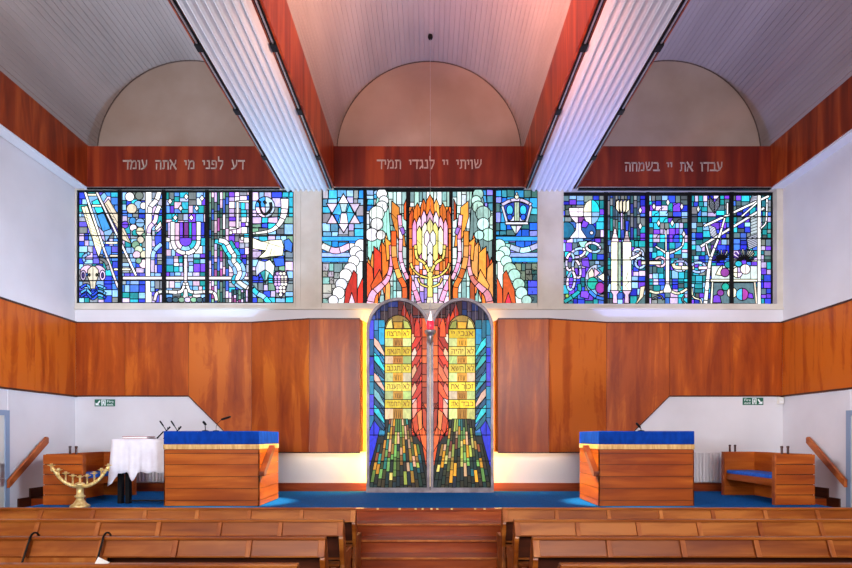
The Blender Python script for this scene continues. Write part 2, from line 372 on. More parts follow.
    for x, y in ((247.3, 224.5), (242.5, 238.7), (231, 233)): s.poly([(x-1.5, y-1.8), (x+1.5, y-1.8), (x+1.5, y+1.8), (x-1.5, y+1.8)], WHT)
    R = [(219, 240.5), (226, 242.5), (230.5, 250), (234.5, 256), (234, 261), (238.5, 267), (240, 274), (238, 281), (249, 289)]
    s.band([(x-4, y+1) for x, y in R], 4.4, [SKY, CYN], 8); s.band([(x+4.2, y-1) for x, y in R[1:]], 4.4, [CYN, TEA, SKY], 8); s.band(R, 4.8, WHT, 9)
    s.band([(253, 289), (258, 294), (264, 297), (270, 304)], 5, [SKY, CYN], 7)
    s.strips(232, 250, 290, 304, [(40, 80, 90), (130, 60, 120), GRN, LIL], 2.4, 6)
    # letter disc and horn
    s.ell(265.5, 207.5, 9.8, 10.4, WHT, quad=[(206, 224, 250), (232, 196, 232), (50, 150, 224), (190, 220, 250)], w=1.0)
    s.band([(260, 203), (261, 210), (264, 214.5), (268, 213.5), (271.3, 209), (270.8, 203)], (1.2, 2.4), (16, 12, 16), 0); s.band([(258.6, 201.5), (260.8, 203.2)], 2, (16, 12, 16), 0); s.band([(264.3, 201.5), (266, 204)], 2.2, (16, 12, 16), 0)
    s.band([(285, 199), (284.6, 212), (280.5, 223), (271, 231), (253, 234)], (8.4, 2), WHT, 9)
    s.poly([(253, 238), (262, 242), (271, 240.5), (282, 240), (284, 247), (283, 256), (270, 257), (257, 259.5), (266, 251), (253, 249)], CRM); s.line([(257, 239), (270, 244), (283, 248)], .5); s.line([(270, 240), (266, 251), (258, 258)], .5); s.line([(270, 257), (272, 249)], .5)
    s.poly([(284, 241), (289, 239), (293, 244), (292, 253), (285, 250)], (60, 120, 230)); s.poly([(273, 258), (284, 256), (285, 266), (276, 267)], (40, 90, 230))
    s.poly([(265.5, 262), (259, 260.5), (256, 268), (256.5, 277), (260.5, 273), (265.5, 284)], (196, 204, 244)); s.poly([(265.5, 262), (270, 260), (275, 266), (273.5, 277), (270, 273), (265.5, 284)], (206, 220, 214))
    s.poly([(260.5, 273), (265.5, 270), (265.5, 284)], TEA); s.poly([(265.5, 270), (270, 273), (265.5, 284)], (150, 200, 190))
    s.poly([(274, 273), (280, 270.5), (287, 273), (289, 280), (286, 291), (281.5, 299), (276.5, 291), (273, 281)], (34, 24, 60))
    for r in range(7):
        w_ = [3, 4, 4, 4, 3, 3, 1][r]
        for i in range(w_):
            x = 281 + (i-(w_-1)/2)*3.3; s.ell(x, 274 + r*3.5, 1.45, 1.5, (206, 170, 240) if x < 281 else (244, 236, 220), n=10, lead=False)

def draw_window_mid(s):
    MNT = [(176, 214, 204), (140, 190, 184), (196, 214, 210), (120, 160, 160), (206, 222, 226)]
    FLM = [(226, 110, 30), (236, 140, 50), (214, 84, 24), (240, 160, 80)]
    RED = [(226, 60, 24), (236, 84, 30), (206, 40, 20)]
    PK = [(244, 176, 210), (240, 150, 190), (250, 206, 226)]
    AQ = [(30, 130, 226), (60, 180, 226), (140, 180, 230), (150, 150, 160), (176, 170, 226), (90, 150, 190)]
    s.strips(323, 537, 191, 304, MNT, 4.2, 16)
    mir = lambda P: [(860-x, y) for x, y in P]
    both = lambda P, c, c2=None: (s.poly(P, c), s.poly(mir(P), c2 or c))
    bband = lambda P, w, c, cut=8, c2=None: (s.band(P, w, c, cut), s.band(mir(P), w, c2 or c, cut))
    s.cells(323, 365, 191, 264, AQ, 6, 11, 0.6); s.cells(494, 537, 191, 264, [(20, 90, 220), (40, 150, 210), (40, 110, 120), (130, 130, 226), (60, 100, 100), (60, 170, 190)], 6, 11, 0.6)
    s.cells(323, 365, 264, 304, [(150, 150, 150), (120, 170, 160), (170, 160, 180), (180, 180, 186), (110, 140, 140)], 6, 10); s.cells(500, 537, 264, 304, [(70, 110, 110), (90, 100, 90), (40, 90, 90), (60, 70, 200), (130, 140, 120)], 6, 10)
    for i in range(26):
        x, y = s.rng.uniform(325, 345), s.rng.uniform(266, 302); s.line([(x, y), (x+s.rng.uniform(-3, 3), y+s.rng.uniform(1, 4))], .5)
        x = 860-x; s.line([(x, y), (x+s.rng.uniform(-3, 3), y+s.rng.uniform(1, 4))], .6)
    s.cells(367, 378, 191, 212, AQ, 6, 9, 0.8); s.cells(481, 493, 191, 212, [(40, 150, 220), (60, 170, 230), (130, 120, 220), (60, 130, 150)], 6, 9, 0.8)
    # six pointed star
    A, B, C_ = (343.8, 194.5), (327, 224.5), (360.7, 224.5); E_, G, H = (344, 234), (326.6, 204.3), (360.7, 204.3)
    s.poly([(338, 204.3), (349.6, 204.3), (355.2, 214.5), (349.6, 224.5), (338, 224.5), (332.4, 214.5)], (70, 180, 230))
    s.poly([(340, 204.3), (348, 204.3), (346, 213), (342, 213)], (160, 180, 190)); s.poly([(341.5, 214), (347, 214), (348.5, 224.5), (340, 224.5)], (226, 206, 238)); s.poly([(349.6, 205), (354, 214), (347, 213)], (60, 190, 220)); s.poly([(334, 215), (340, 216), (338, 224)], (30, 110, 226))
    for t in ([A, (338, 204.3), (349.6, 204.3)], [B, (332.4, 214.5), (338, 224.5)], [C_, (349.6, 224.5), (355.2, 214.5)], [E_, (338, 224.5), (349.6, 224.5)], [G, (338, 204.3), (332.4, 214.5)], [H, (355.2, 214.5), (349.6, 204.3)]): s.poly(t, (224, 208, 236))
    s.line([A, B, C_, A], 1.1); s.line([E_, G, H, E_], 1.1)
    # waves
    for y, c in ((239.5, (40, 150, 230)), (255.5, (150, 170, 240)), (260.5, (50, 150, 226))): s.band([(322, y), (366, y)], 4.6, [c, (200, 210, 240), c], 7); s.band([(494, y), (538, y)], 4.6, [c, (40, 110, 180), c], 7)
    s.band([(322, 246), (329, 249.5), (336, 251.5), (343, 250), (350, 247), (360, 249)], 6.4, [WHT, PNK, WHT], 9); s.band([(500, 249), (507, 247), (514, 249), (521, 251), (528, 250), (538, 246)], 5.6, [(190, 200, 236), (170, 220, 220)], 9)
    # crown
    s.poly([(502, 207), (516, 202), (531, 207), (527.5, 224), (505, 224)], (24, 60, 160))
    s.poly([(508, 222), (516, 214), (525, 222)], (196, 196, 232)); s.poly([(514, 203), (519, 203), (519, 222), (514, 222)], (190, 206, 190)); s.line([(516.5, 203), (516.5, 222)], .5)
    for x in (509.4, 522.8): s.ell(x, 211, 3.4, 5, (50, 180, 226)); s.ell(x, 218, 2.6, 3, (30, 90, 220))
    s.band([(501.5, 206), (509, 202), (516.4, 200.6), (524, 202), (531, 206)], 3.4, (206, 196, 230), 9); s.band([(502, 207), (506.5, 223)], 2.6, (206, 206, 226), 9); s.band([(530.6, 207), (526.3, 223)], 2.6, (206, 206, 226), 9); s.band([(505, 224.2), (527.8, 224.2)], 2.6, (210, 210, 220), 9)
    s.ell(516.4, 197.8, 2.2, 2.4, (220, 214, 200)); s.ell(516.4, 194.8, 0.9, 1.6, (220, 214, 200)); s.poly([(510, 226.5), (522, 226.5), (515.5, 236)], (170, 190, 180)); s.poly([(516, 226.5), (522, 226.5), (515.5, 236)], (206, 190, 226))
    # smoke clouds
    CL = (232, 236, 240); CR = (176, 220, 210)
    both([(368, 240), (378, 195), (388, 192), (391, 240), (380, 262), (368, 262)], MNT); both([(334, 304), (350, 268), (363, 240), (363, 304)], MNT)
    for x, y, r in ((382, 195, 4.4), (384, 201.5, 4), (382, 208, 5), (377, 214.5, 6.2), (377, 225, 5.2), (372, 235.5, 5.4), (381, 236, 4), (361, 246, 5), (356, 253, 5), (361, 257, 4.6), (354, 262, 4.6), (350.6, 270, 5.4), (346, 276, 5.2), (341.7, 285, 5), (339, 293.5, 5), (333.7, 301, 4.2)):
        s.ell(x, y, r*1.22, r*1.22, CL); s.ell(860-x, y, r*1.22, r*1.22, CR)
    for x in (372, 377, 383, 387): s.line([(x, 205), (x, 262)], .5); s.line([(860-x, 205), (860-x, 262)], .5)
    # outer flames
    for q in (1, -1):
        for i, (x, y0) in enumerate(((369, 258), (373, 252), (377.5, 248), (382, 240), (386.5, 234), (390, 248), (370, 274), (379, 268), (385, 262), (376, 282), (388, 276))):
            P_ = [(x, y0), (x+2.6, y0+10), (x+2.2, y0+26), (x-.6, y0+34), (x-2.8, y0+24), (x-2.2, y0+9)]
            s.poly(P_ if q > 0 else mir(P_), RED + FLM if q > 0 else FLM + [(180, 70, 20)])
    both([(344.5, 304), (346, 290), (354, 271), (357.5, 275), (357.5, 304)], RED, FLM); both([(357.5, 304), (358, 290), (363.5, 277), (363.5, 304)], RED); both([(349, 304), (352, 293), (355.5, 304)], PK, (240, 40, 70))
    both([(367, 304), (367, 262), (373, 269), (374.5, 288), (372, 304)], RED, FLM); both([(374, 247), (381.5, 254), (382, 280), (374, 288)], RED, FLM); both([(381.5, 242), (388.5, 251), (389, 272), (382.5, 280)], FLM); both([(371, 286), (380, 270), (384, 284), (374, 300)], FLM); both([(385, 238), (392, 244), (393, 258), (387, 262)], FLM)
    bband([(390.5, 246), (391.5, 264), (388, 279), (380, 288), (373, 295), (370, 306)], (2.6, 8), PK, 9, [(226, 130, 110), (236, 160, 140), (230, 150, 170)])
    both([(391.8, 202), (399.6, 208.5), (400, 224), (404.5, 236), (406, 248), (400, 246), (395.5, 232), (391.5, 218)], FLM); s.line([(391, 214), (399, 222)], .5)
    bband([(394, 232), (394.5, 258), (399, 276), (404.5, 288), (404.5, 305)], 5.4, FLM, 9); bband([(399.5, 216), (401, 236), (400.5, 256), (403, 268), (408, 280)], 4, PK, 9)
    both([(399.5, 229), (403.6, 228), (405.5, 234), (402.5, 236.5)], (160, 110, 210)); both([(404, 206), (406.5, 200), (406.5, 222), (404, 220)], FLM)
    # the burning bush
    for x0, x1, c in ((409, 416, FLM), (444, 451, FLM)): s.strips(x0, x1, 208, 290, FLM + [(196, 110, 60)], 3.6, 15)
    s.strips(415, 445, 222, 290, FLM + PK, 3.8, 12)
    for x, y, w_ in ((412, 210, 3.4), (448, 210, 3.4), (417.4, 204, 4.4), (442.6, 204, 4.4), (423.7, 200, 3.6), (436.3, 200, 3.6), (430, 195.5, 4.4)):
        s.poly([(x, y), (x+w_*.8, y+7), (x+w_, y+20), (x-w_, y+20), (x-w_*.8, y+7)], FLM); s.line([(x, y+3), (x, y+20)], .4)
    for x, y, w_ in ((414.7, 219.7, 2.4), (445.3, 219.7, 2.4), (419.5, 217, 2.8), (440.5, 217, 2.8), (424, 211, 2.6), (436, 212, 2.8), (430, 210.5, 3)):
        s.poly([(x, y), (x+w_, y+7), (x+w_, y+28), (x-w_, y+28), (x-w_, y+7)], PK)
    YE = [(240, 236, 150), (236, 226, 120), (246, 240, 190), (236, 214, 140)]
    for x, y, w_, h in ((419.5, 227, 2.8, 26), (440.5, 227, 2.8, 26), (425, 223, 3, 36), (435, 223, 3, 36), (430, 219, 3, 42)):
        s.poly([(x, y), (x+w_, y+6), (x+w_, y+h), (x, y+h+4), (x-w_, y+h), (x-w_, y+6)], YE); s.line([(x-w_, y+14), (x+w_, y+20)], .4)
    for x, y in ((427, 236), (433, 236), (430, 246), (430, 258)): s.poly([(x, y-5), (x+2.8, y), (x+2.6, y+9), (x, y+12), (x-2.6, y+9), (x-2.8, y)], [WHT, (240, 240, 220), PNK])
    s.strips(411, 449, 276, 304, [LIL, (150, 130, 210), (190, 220, 220), (210, 190, 220), PNK], 4.4, 12)
    bband([(411, 282), (416, 294), (420, 306)], 5, PK, 9); both([(409.5, 272), (412, 280), (411, 304), (409.5, 304)], FLM)
    YT = (240, 216, 110)
    s.band([(430, 305), (430, 268)], 5.4, [YT, (226, 200, 110)], 9)
    for P, w_ in (([(429, 273), (424, 264), (417, 258.5), (415.5, 246)], 3), ([(428, 279), (420, 276.5), (413, 270), (411, 264)], 2.4), ([(428, 288), (421, 285), (418, 279)], 2.2)):
        s.band(P, w_, YT, 8); s.band(mir(P), w_, YT, 8)
    s.poly([(426.5, 304), (427, 298), (433, 298), (433.5, 304)], CRM)

def draw_window_right(s):
    s.cells(560, 605, 195, 305.5, DEEP, 5, 10); s.cells(605, 646, 195, 304, DEEP, 5, 9); s.strips(607, 640, 195, 240, [(40, 80, 90), (60, 80, 110), TEA, (40, 60, 160), GRY], 3, 12)
    s.cells(646, 689, 195, 304, DEEP + [SKY, LIL, CYN], 5, 9); s.cells(689, 731, 195, 304, DEEP, 5, 9); s.cells(731, 772, 195, 304, DEEP + [LIL], 5, 9)
    # goblet, egg
    s.ell(566.5, 231, 8, 9, (20, 90, 130)); s.ell(588, 232, 8, 9, (24, 70, 140))
    s.poly([(568.8, 207.8), (587.4, 207.8), (587, 213), (584, 219), (579, 223), (575.5, 223), (571, 218), (569, 213)], (236, 228, 244)); s.line([(569, 212), (587.3, 212)], .5); s.line([(578, 208), (578, 223)], .5); s.poly([(578, 217), (586, 216), (582, 222), (578, 223)], (120, 60, 150))
    s.poly([(576, 223), (581, 223), (581.3, 230), (587, 238.4), (569, 238.4), (575.8, 230)], (230, 230, 250)); s.line([(578.5, 223), (578.5, 238)], .4)
    s.ell(591.4, 212.2, 8.2, 12.2, WHT, quad=[(150, 190, 246), WHT, CRM, (20, 200, 216)], w=.8); s.poly([(583, 220), (589, 223), (586, 228), (581, 227)], PUR); s.ell(591.5, 233, 1.8, 1.8, WHT)
    # chains
    s.poly([(578, 242), (587, 241), (590, 252), (586, 257), (582, 250)], (170, 240, 230)); s.poly([(571, 252), (579, 246), (580, 250)], WHT)
    for a in ((578, 253, 7, 4, -.35), (593, 247.5, 7, 4.4, .25), (570, 262, 3.6, 8.4, .1), (576.5, 269, 3.6, 9, -.2), (571, 281, 3.6, 9, .12)): s.ring(*a, 2.8, [(196, 190, 240), (160, 200, 246), (236, 214, 236)])
    s.poly([(581, 259), (588, 257), (590, 268), (582, 266)], PUR); s.poly([(581, 291), (590, 291), (588, 299), (580, 297)], PUR)
    s.band([(564, 302), (572, 297), (579, 291), (579, 284)], 4, (20, 160, 170), 9); s.ell(567, 296, 2, 2, (150, 190, 90))
    # bowl of fruit
    s.ell(597, 280, 12, 15.5, (90, 160, 220), quad=[(60, 110, 220), (120, 180, 230), (190, 210, 240), (120, 170, 226)]); s.poly([(588, 273), (592, 268), (595, 276), (589, 279)], CRM); s.poly([(594, 268), (600, 273), (594, 278)], (236, 190, 230)); s.poly([(598, 268), (604, 266), (603, 274)], (50, 180, 190)); s.poly([(597, 277), (604, 273), (604, 282)], CRM)
    s.ell(592.5, 283.5, 5.6, 6.2, (20, 170, 150)); s.ell(600, 288, 4.8, 5.6, (140, 40, 140)); s.band([(589, 291), (596, 297), (604, 299)], 3.4, (50, 120, 226), 9)
    # hand and scrolls
    s.poly([(616, 200), (629, 200), (628, 209), (621, 214), (617, 209)], (40, 60, 150))
    for i, x in enumerate((617.3, 620.6, 624.2, 627.6)): s.poly([(x-1.5, 202), (x+1.5, 199.5), (x+1.5, 210), (622 + (x-622)*.5, 214), (x-1.5, 209)], CRM)
    s.band([(621.5, 213), (621.5, 230)], 2, LIL, 6); s.poly([(625, 221), (629, 221), (628, 231), (625.5, 231)], BLU)
    for x, a, b, t in ((614.8, 610.8, 617.6, 229), (626.6, 622.4, 631.2, 231)):
        s.poly([(x-1.2, t), (x+1.2, t), (x+1.8, t+5), (x+3, t+9), (x+4, t+13), (x-4, t+13), (x-3, t+9), (x-1.8, t+5)], (226, 206, 220)); s.line([(x-3, t+9), (x+3, t+9)], .5); s.line([(x-2, t+5), (x+2, t+5)], .5)
        s.band([((a+b)/2, 242), ((a+b)/2, 291)], b-a, CRM, 9); s.poly([(x-5, 290.5), (x+5, 290.5), (x+2, 295), (x+2.4, 303.5), (x-2.4, 303.5), (x-2, 295)], (226, 196, 226))
    s.band([(619.4, 242), (619.4, 291)], 3, (190, 220, 190), 10); s.line([(628, 272), (626, 279), (629, 282), (625, 286), (628, 289)], .5); s.line([(616, 286), (618, 283), (620, 289)], .5)
    s.ring(638, 254, 5, 4.4, .5, 2.8, (196, 206, 246)); s.band([(630, 259), (637, 256), (641, 252)], 2.8, (244, 224, 226), 9); s.ring(640, 263, 4.6, 5, .2, 2.8, (160, 190, 246))
    s.poly([(640, 287), (645, 286), (643, 297), (637, 303.5), (635.5, 303.5), (639, 297)], CRM)
    # tree of lights
    for x, y in ((653.7, 206.8), (667.7, 202.6), (681.5, 206.8), (658.4, 223.4), (672, 223.4), (683.5, 234.3), (640, 210.5), (640, 226.4), (698, 209.4)): s.diamond(x, y, a=1.9, b=3.8)
    for x, y in ((660, 210), (674, 206), (655, 215), (665, 220), (678, 221), (658, 236), (675, 236), (668, 212)): s.line([(x-2, y+2), (x, y-1), (x+3, y-2)], .9)
    s.ring(660, 262, 5, 4.6, 0, 2.6, (240, 190, 220)); s.band([(641, 263), (661, 263)], 3.6, CRM, 9); s.ring(680, 266, 7, 5, 0, 2.6, (180, 190, 246)); s.band([(673, 263.5), (675.5, 267.5), (690, 268)], 3.8, CRM, 9)
    s.ring(698, 267.5, 7, 4.8, 0, 2.8, (160, 180, 244)); s.band([(692, 268), (694, 268)], 3.4, CRM, 0); s.band([(698, 268), (707, 268)], 3.4, PNK, 6)
    s.band([(665.6, 230), (665.8, 252)], 1.6, WHT, 9); s.band([(667, 254), (661, 250), (655, 246.5)], (2.8, 1.6), WHT, 8); s.band([(667, 254), (675, 251), (682, 246), (683.3, 238)], (2.8, 1.6), WHT, 8)
    s.band([(667.2, 252), (667.2, 292)], 3.8, WHT, 10); s.poly([(665.3, 284), (669, 284), (672.5, 293), (662, 293)], WHT); s.band([(649, 291), (656, 293), (663, 291.5)], 2.8, CRM, 9); s.band([(671, 291.5), (678, 293.5), (687, 289)], 2.8, CRM, 9)
    s.band([(684, 296), (682, 300), (686, 304)], 1.8, GRY, 6); s.band([(691.5, 288), (693, 297), (700, 300), (701, 304)], 1.8, CRM, 7); s.band([(652, 299), (660, 296), (663, 300)], 1.6, GRY, 6)
    # palm fronds
    for (cx, cy, r, a0, a1) in ((722, 262, 12, 3.3, 5.4), (744, 262, 13, 3.6, 6.2)):
        for i in range(9):
            a = a0 + (a1-a0)*i/8; s.poly([(cx+3*math.cos(a-.1), cy+3*math.sin(a-.1)), (cx+r*math.cos(a-.06), cy+r*math.sin(a-.06)), (cx+r*math.cos(a+.06), cy+r*math.sin(a+.06)), (cx+3*math.cos(a+.1), cy+3*math.sin(a+.1))], [(40, 60, 130), CRM, (20, 90, 120), PUR])
    for q in ([(709, 196), (714, 203), (714, 214), (709, 207)], [(719, 196), (714, 203), (714, 214), (719, 207)], [(750, 217), (757, 214), (757, 236), (750, 238)], [(708, 225), (715, 228), (718, 240), (710, 236)], [(746, 238), (757, 234), (757, 246), (748, 250)], [(751, 196), (757, 194), (757, 206), (749, 203)]):
        s.poly(q, (190, 200, 220)); s.hatch(q, 7)
    # ladder rails, trees, shelf of fruit
    s.band([(703.6, 226.4), (768.6, 196.2)], 2.6, WHT, 14); s.band([(700, 247), (764, 208)], 2.8, WHT, 14); s.band([(741, 217), (757, 202.6)], 2, WHT, 9); s.band([(727, 203), (727, 215)], 2, WHT, 5)
    s.band([(724.5, 218), (719, 236), (713, 251), (709.5, 262), (707.3, 280), (705, 304)], (2, 4.4), WHT, 9); s.band([(705.6, 244), (709, 257)], 1.8, WHT, 9)
    s.poly([(711, 266), (757, 266), (757, 281), (711, 281)], (196, 214, 214)); s.line([(740, 266), (740, 281)], .5); s.line([(750, 266), (750, 281)], .5)
    s.band([(710, 280.8), (757, 280.8)], 2.6, CRM, 12); s.band([(712.5, 282), (711, 304)], 2.6, CRM, 9); s.band([(754, 282), (756, 304)], 2.6, CRM, 9)
    s.poly([(715, 275), (718, 269), (722, 265), (722, 276)], CRM); s.ell(728, 265, 4, 3.4, TEA); s.ell(738, 264, 3.6, 3, (30, 160, 180)); s.ell(724.5, 272.7, 4.4, 4.4, (150, 60, 170)); s.ell(737, 272.6, 5, 5.4, WHT, quad=[LIL, CRM, CRM, LIL]); s.ell(744.8, 269.4, 5, 5, (240, 226, 230)); s.line([(744.8, 265), (744.8, 274)], .5)
    s.poly([(713, 283), (753, 283), (755, 304), (712, 304)], (90, 110, 120)); s.ell(725, 287, 3.8, 3.8, (20, 160, 150)); s.poly([(713, 296), (719, 294), (721, 303), (712, 303)], PUR); s.ell(720, 293, 3.4, 3.2, (140, 60, 160)); s.ell(731.5, 293, 5, 5.4, CRM); s.ell(741.8, 294.6, 6.2, 6.4, WHT, quad=[(160, 50, 150), (70, 180, 226)], rot=-PI/2); s.poly([(748, 293), (752, 294), (753, 299), (747, 298)], PUR)
    s.band([(758.6, 194), (758.6, 305)], 3.6, WHT, 9); s.band([(759.6, 229), (765, 223.5), (766.2, 212), (766.4, 199)], 2, WHT, 8)

def draw_ark(s, side):
    """one arched door leaf; drawn for the left leaf, mirrored for the right"""
    s.k += 1; s.put(s.g, rect(360, 500, 318, 495), 0, rgb(20, 24, 22)); s.put(s.dull, rect(360, 500, 290, 320), 0, rgb(40, 36, 40))
    r = s.rng; fx = (lambda x: x) if side < 0 else (lambda x: 860 - x)
    def P(pts, c, lead=True, w=None): s.poly([(fx(x), y) for x, y in pts], c, lead, w)
    def S(x0, x1, y0, y1, pal, w, h): a, b = sorted((fx(x0), fx(x1))); s.strips(a, b, y0, y1, pal, w, h)
    top = [(70, 60, 84), (50, 54, 100), (84, 62, 76), (40, 60, 130)]; topr = [(96, 50, 50), (110, 44, 40), (84, 54, 60)]
    S(369, 398, 299, 325, top, 6.6, 14); S(398, 427, 299, 325, topr, 6.6, 14)
    bl = [(20, 130, 176), (30, 150, 196), (16, 100, 150), (30, 160, 170), (60, 120, 190)]
    S(369, 374, 320, 436, bl + [(70, 70, 220), (40, 50, 210)], 5, 17); S(374, 385, 320, 436, bl + [(20, 90, 110)], 5.5, 15)
    for y0 in (337, 352, 372, 388, 404):
        P([(374, y0), (379, y0+5), (384.6, y0+16), (384.6, y0+20), (378, y0+13), (374, y0+8)], [(150, 190, 220), (222, 180, 160), (40, 190, 200), (120, 180, 200)])
        P([(374, y0+9), (379, y0+15), (384.6, y0+24), (384, y0+27), (376, y0+20), (374, y0+15)], [(10, 70, 110), (20, 100, 120), (30, 120, 180)])
    rd = [(226, 50, 20), (206, 40, 16), (240, 80, 30), (176, 34, 14)]
    S(411, 422, 318, 436, rd + [(240, 120, 50)], 5.5, 14); S(422, 427, 318, 436, [(190, 70, 20), (150, 40, 16), (214, 90, 30), (170, 50, 20)], 5, 18)
    for y0 in (331, 349, 366, 384, 402):
        P([(411.6, y0+12), (416, y0+4), (421.8, y0-4), (421.8, y0+7), (416, y0+17), (411.6, y0+19)], rd + [(250, 110, 70)])
        P([(411.6, y0+4), (415, y0-2), (417, y0+4), (413, y0+12), (411.6, y0+13)], [(250, 170, 130), (252, 210, 190), (246, 120, 90)])
    for x0, y0, h in ((404, 303, 20), (411, 312, 22), (417, 317, 20), (407, 310, 16)):
        P([(x0, y0), (x0+3, y0+8), (x0+3.4, y0+h), (x0-3, y0+h), (x0-2.6, y0+9)], rd)
    P([(411.6, 420), (422, 402), (426.6, 410), (426.6, 470), (421, 438), (411.6, 430)], [(232, 84, 30)]); P([(369, 432), (374, 420), (380, 428), (376, 445), (369, 470)], (30, 40, 190)); P([(412, 400), (421, 396), (418, 412), (413, 418)], (250, 214, 214))
    for q, c in (([(412, 405), (417, 398), (417, 412), (412.5, 420)], (250, 150, 130)), ([(417, 398), (421.5, 392), (421.5, 410), (417, 414)], (226, 50, 24)), ([(412, 420), (417, 413), (419, 428), (415, 436)], (214, 66, 22)), ([(417, 413), (421.8, 409), (423, 428), (419, 432)], (240, 120, 60)),
                 ([(422, 404), (426.6, 412), (426.6, 432), (423, 426)], (196, 60, 20)), ([(419, 431), (423.5, 427), (426.6, 436), (426.6, 452), (422, 444)], (236, 96, 36)), ([(412.5, 428), (416, 436), (420, 434), (421, 444)], (170, 34, 16))):
        P(q, c)
    # tablet with its rows
    arch = [(384.7 + 13.4 - 13.4*math.cos(PI*i/14), 329.2 - 14*math.sin(PI*i/14)) for i in range(15)]
    P(arch, [(150, 120, 50)], True, 1.0)
    P([(385.5, 328.6), (388, 322), (392, 318), (393, 328.6)], (206, 190, 110)); P([(393, 322), (403, 322), (402, 328.8), (394, 328.8)], (214, 160, 30)); P([(404, 328.6), (403, 320), (408, 322), (411, 328.6)], (170, 170, 80))
    rows = [329.2, 338.5, 346.6, 356.3, 364, 373, 382, 391.3, 399.6, 408.4, 419.5]
    yl = [(240, 214, 60), (244, 206, 40), (246, 220, 90)]
    for i in range(10):
        a, b = rows[i], rows[i+1]
        if i % 2 == 0:
            P([(384.7, a), (411.5, a), (411.5, b), (384.7, b)], yl); x = 402 if side < 0 else 394.5 if i > 0 else None
            if i == 8 and side > 0: x = 401
            if x: s.line([(fx(x), a), (fx(x), b)], .6)
        else:
            for q, (x0, x1, c) in enumerate(((384.7, 393, [(214, 206, 110), (190, 200, 130), (226, 190, 150)]), (393, 403, [(214, 150, 30), (196, 130, 30)]), (403, 411.5, [(226, 200, 170), (170, 190, 110), (200, 206, 130)]))):
                P([(x0, a), (x1, a), (x1, b), (x0, b)], c, q == 9)
            for x in (395, 397, 399, 401): s.line([(fx(x), a+2.0), (fx(x + r.uniform(-1, 1)), b-1.6)], .5)
            s.line([(fx(384.7), b), (fx(411.5), b)], .6)
    s.line([(fx(384.7), 329), (fx(384.7), 420)], 1.0); s.line([(fx(411.5), 329), (fx(411.5), 420)], 1.0)
    # wall of stones
    st = [(170, 180, 70), (110, 160, 80), (216, 150, 40), (40, 130, 120), (206, 160, 120), (84, 116, 50), (126, 64, 34), (20, 90, 96), (200, 190, 100), (230, 160, 20), (70, 80, 30), (150, 110, 40)]
    dk = [(24, 44, 40), (30, 36, 26), (40, 34, 24), (16, 40, 48), (50, 44, 24)]
    n = 15
    for c in range(n):
        f0, f1 = c/n, (c+1)/n
        t = 419 if 0.2 < (f0+f1)/2 < 0.82 else 428 if 0.12 < (f0+f1)/2 < .9 else 444
        X = lambda f, y: 383 + 31*f + (y-419)/69*((f-0.5)*27 - 0.4)
        y = t
        while y < 489:
            h = r.uniform(5, 14); ye = min(489, y+h); q = (y+ye)/2
            pal = dk if q > 478 or r.random() < (0.36 if side > 0 else 0.12) else st + ([dk[1]] * 3 if q > 466 else [])  # dark pieces low down carry the light box's falloff in their colour
            P([(X(f0, y), y), (X(f1, y), y), (X(f1, ye), ye), (X(f0, ye), ye)], pal); y = ye
    for y in (356, 382, 408.4, 435, 461): s.line([(fx(369), y), (fx(427), y)], .9)
    s.line([(fx(374), 325), (fx(374), 436)], .7); s.line([(fx(422), 322), (fx(422), 436)], .7)
# ================================================================ THE ROOM
HW = 6.48                                   # half width of the hall
ZS, ZF = 6.21, 6.96                         # underside and top of the timber fascias
BEAMS = ((-2.73, -1.74), (1.74, 2.73)); BAYS = ((-6.24, -2.73), (-1.74, 1.74), (2.73, 6.24))
Y0 = -4.2                                   # rear of the hall, behind the camera
PZ = 0.66                                   # height of the platform
WIN = ((78.3, 294.3, 191.0, 303.8, 0.05), (322.3, 537.0, 190.8, 303.8, 0.05), (564.2, 771.6, 195.4, 303.6, 0.16))

struct(bx(-HW - .2, HW + .2, Y0, D + .2, -0.12, 0.0).build('floor', M['floor']))
# end wall with three window openings
holes = [(wx(a, D + r), wx(b, D + r), wz(d_, D + r), wz(c, D + r)) for a, b, c, d_, r in WIN]
holes[2] = (wx(563.4, D),) + holes[2][1:2] + (wz(303.8, D), 6.185)
w = MB(); sill = max(h[2] for h in holes)
w.box(-HW - .2, HW + .2, D, D + .3, 0, wz(308.6, D))
wall_back = struct(w.build('wall_back', M['plaster']))
w = MB(); zt = 6.24; zs = wz(308.6, D); xs = [-HW - .2] + [v for h in holes for v in h[:2]] + [HW + .2]
for i in range(0, 8, 2): w.box(xs[i], xs[i + 1], D - .005, D + .3, zs, zt)
for h in holes: w.box(h[0], h[1], D - .005, D + .3, zs, h[2])
for h in holes: w.box(h[0], h[1], D - .005, D + .3, h[3], zt + .05)
w.build('window_surround', M['frame_paint'], wall_back)
w = MB()                                     # fine lines of the pier frames
for x in (295.4, 321.2, 538.2, 562.9): w.box(wx(x, D) - .008, wx(x, D) + .008, D - .02, D, zs, zt)
for x in (300.2, 542.6): w.box(wx(x, D) - .012, wx(x, D) + .012, D - .016, D, zs, zt - .06)
w.box(-HW, HW, D - .03, D, zs - .02, zs + .012)
w.build('pier_bead', M['frame_paint'], wall_back)
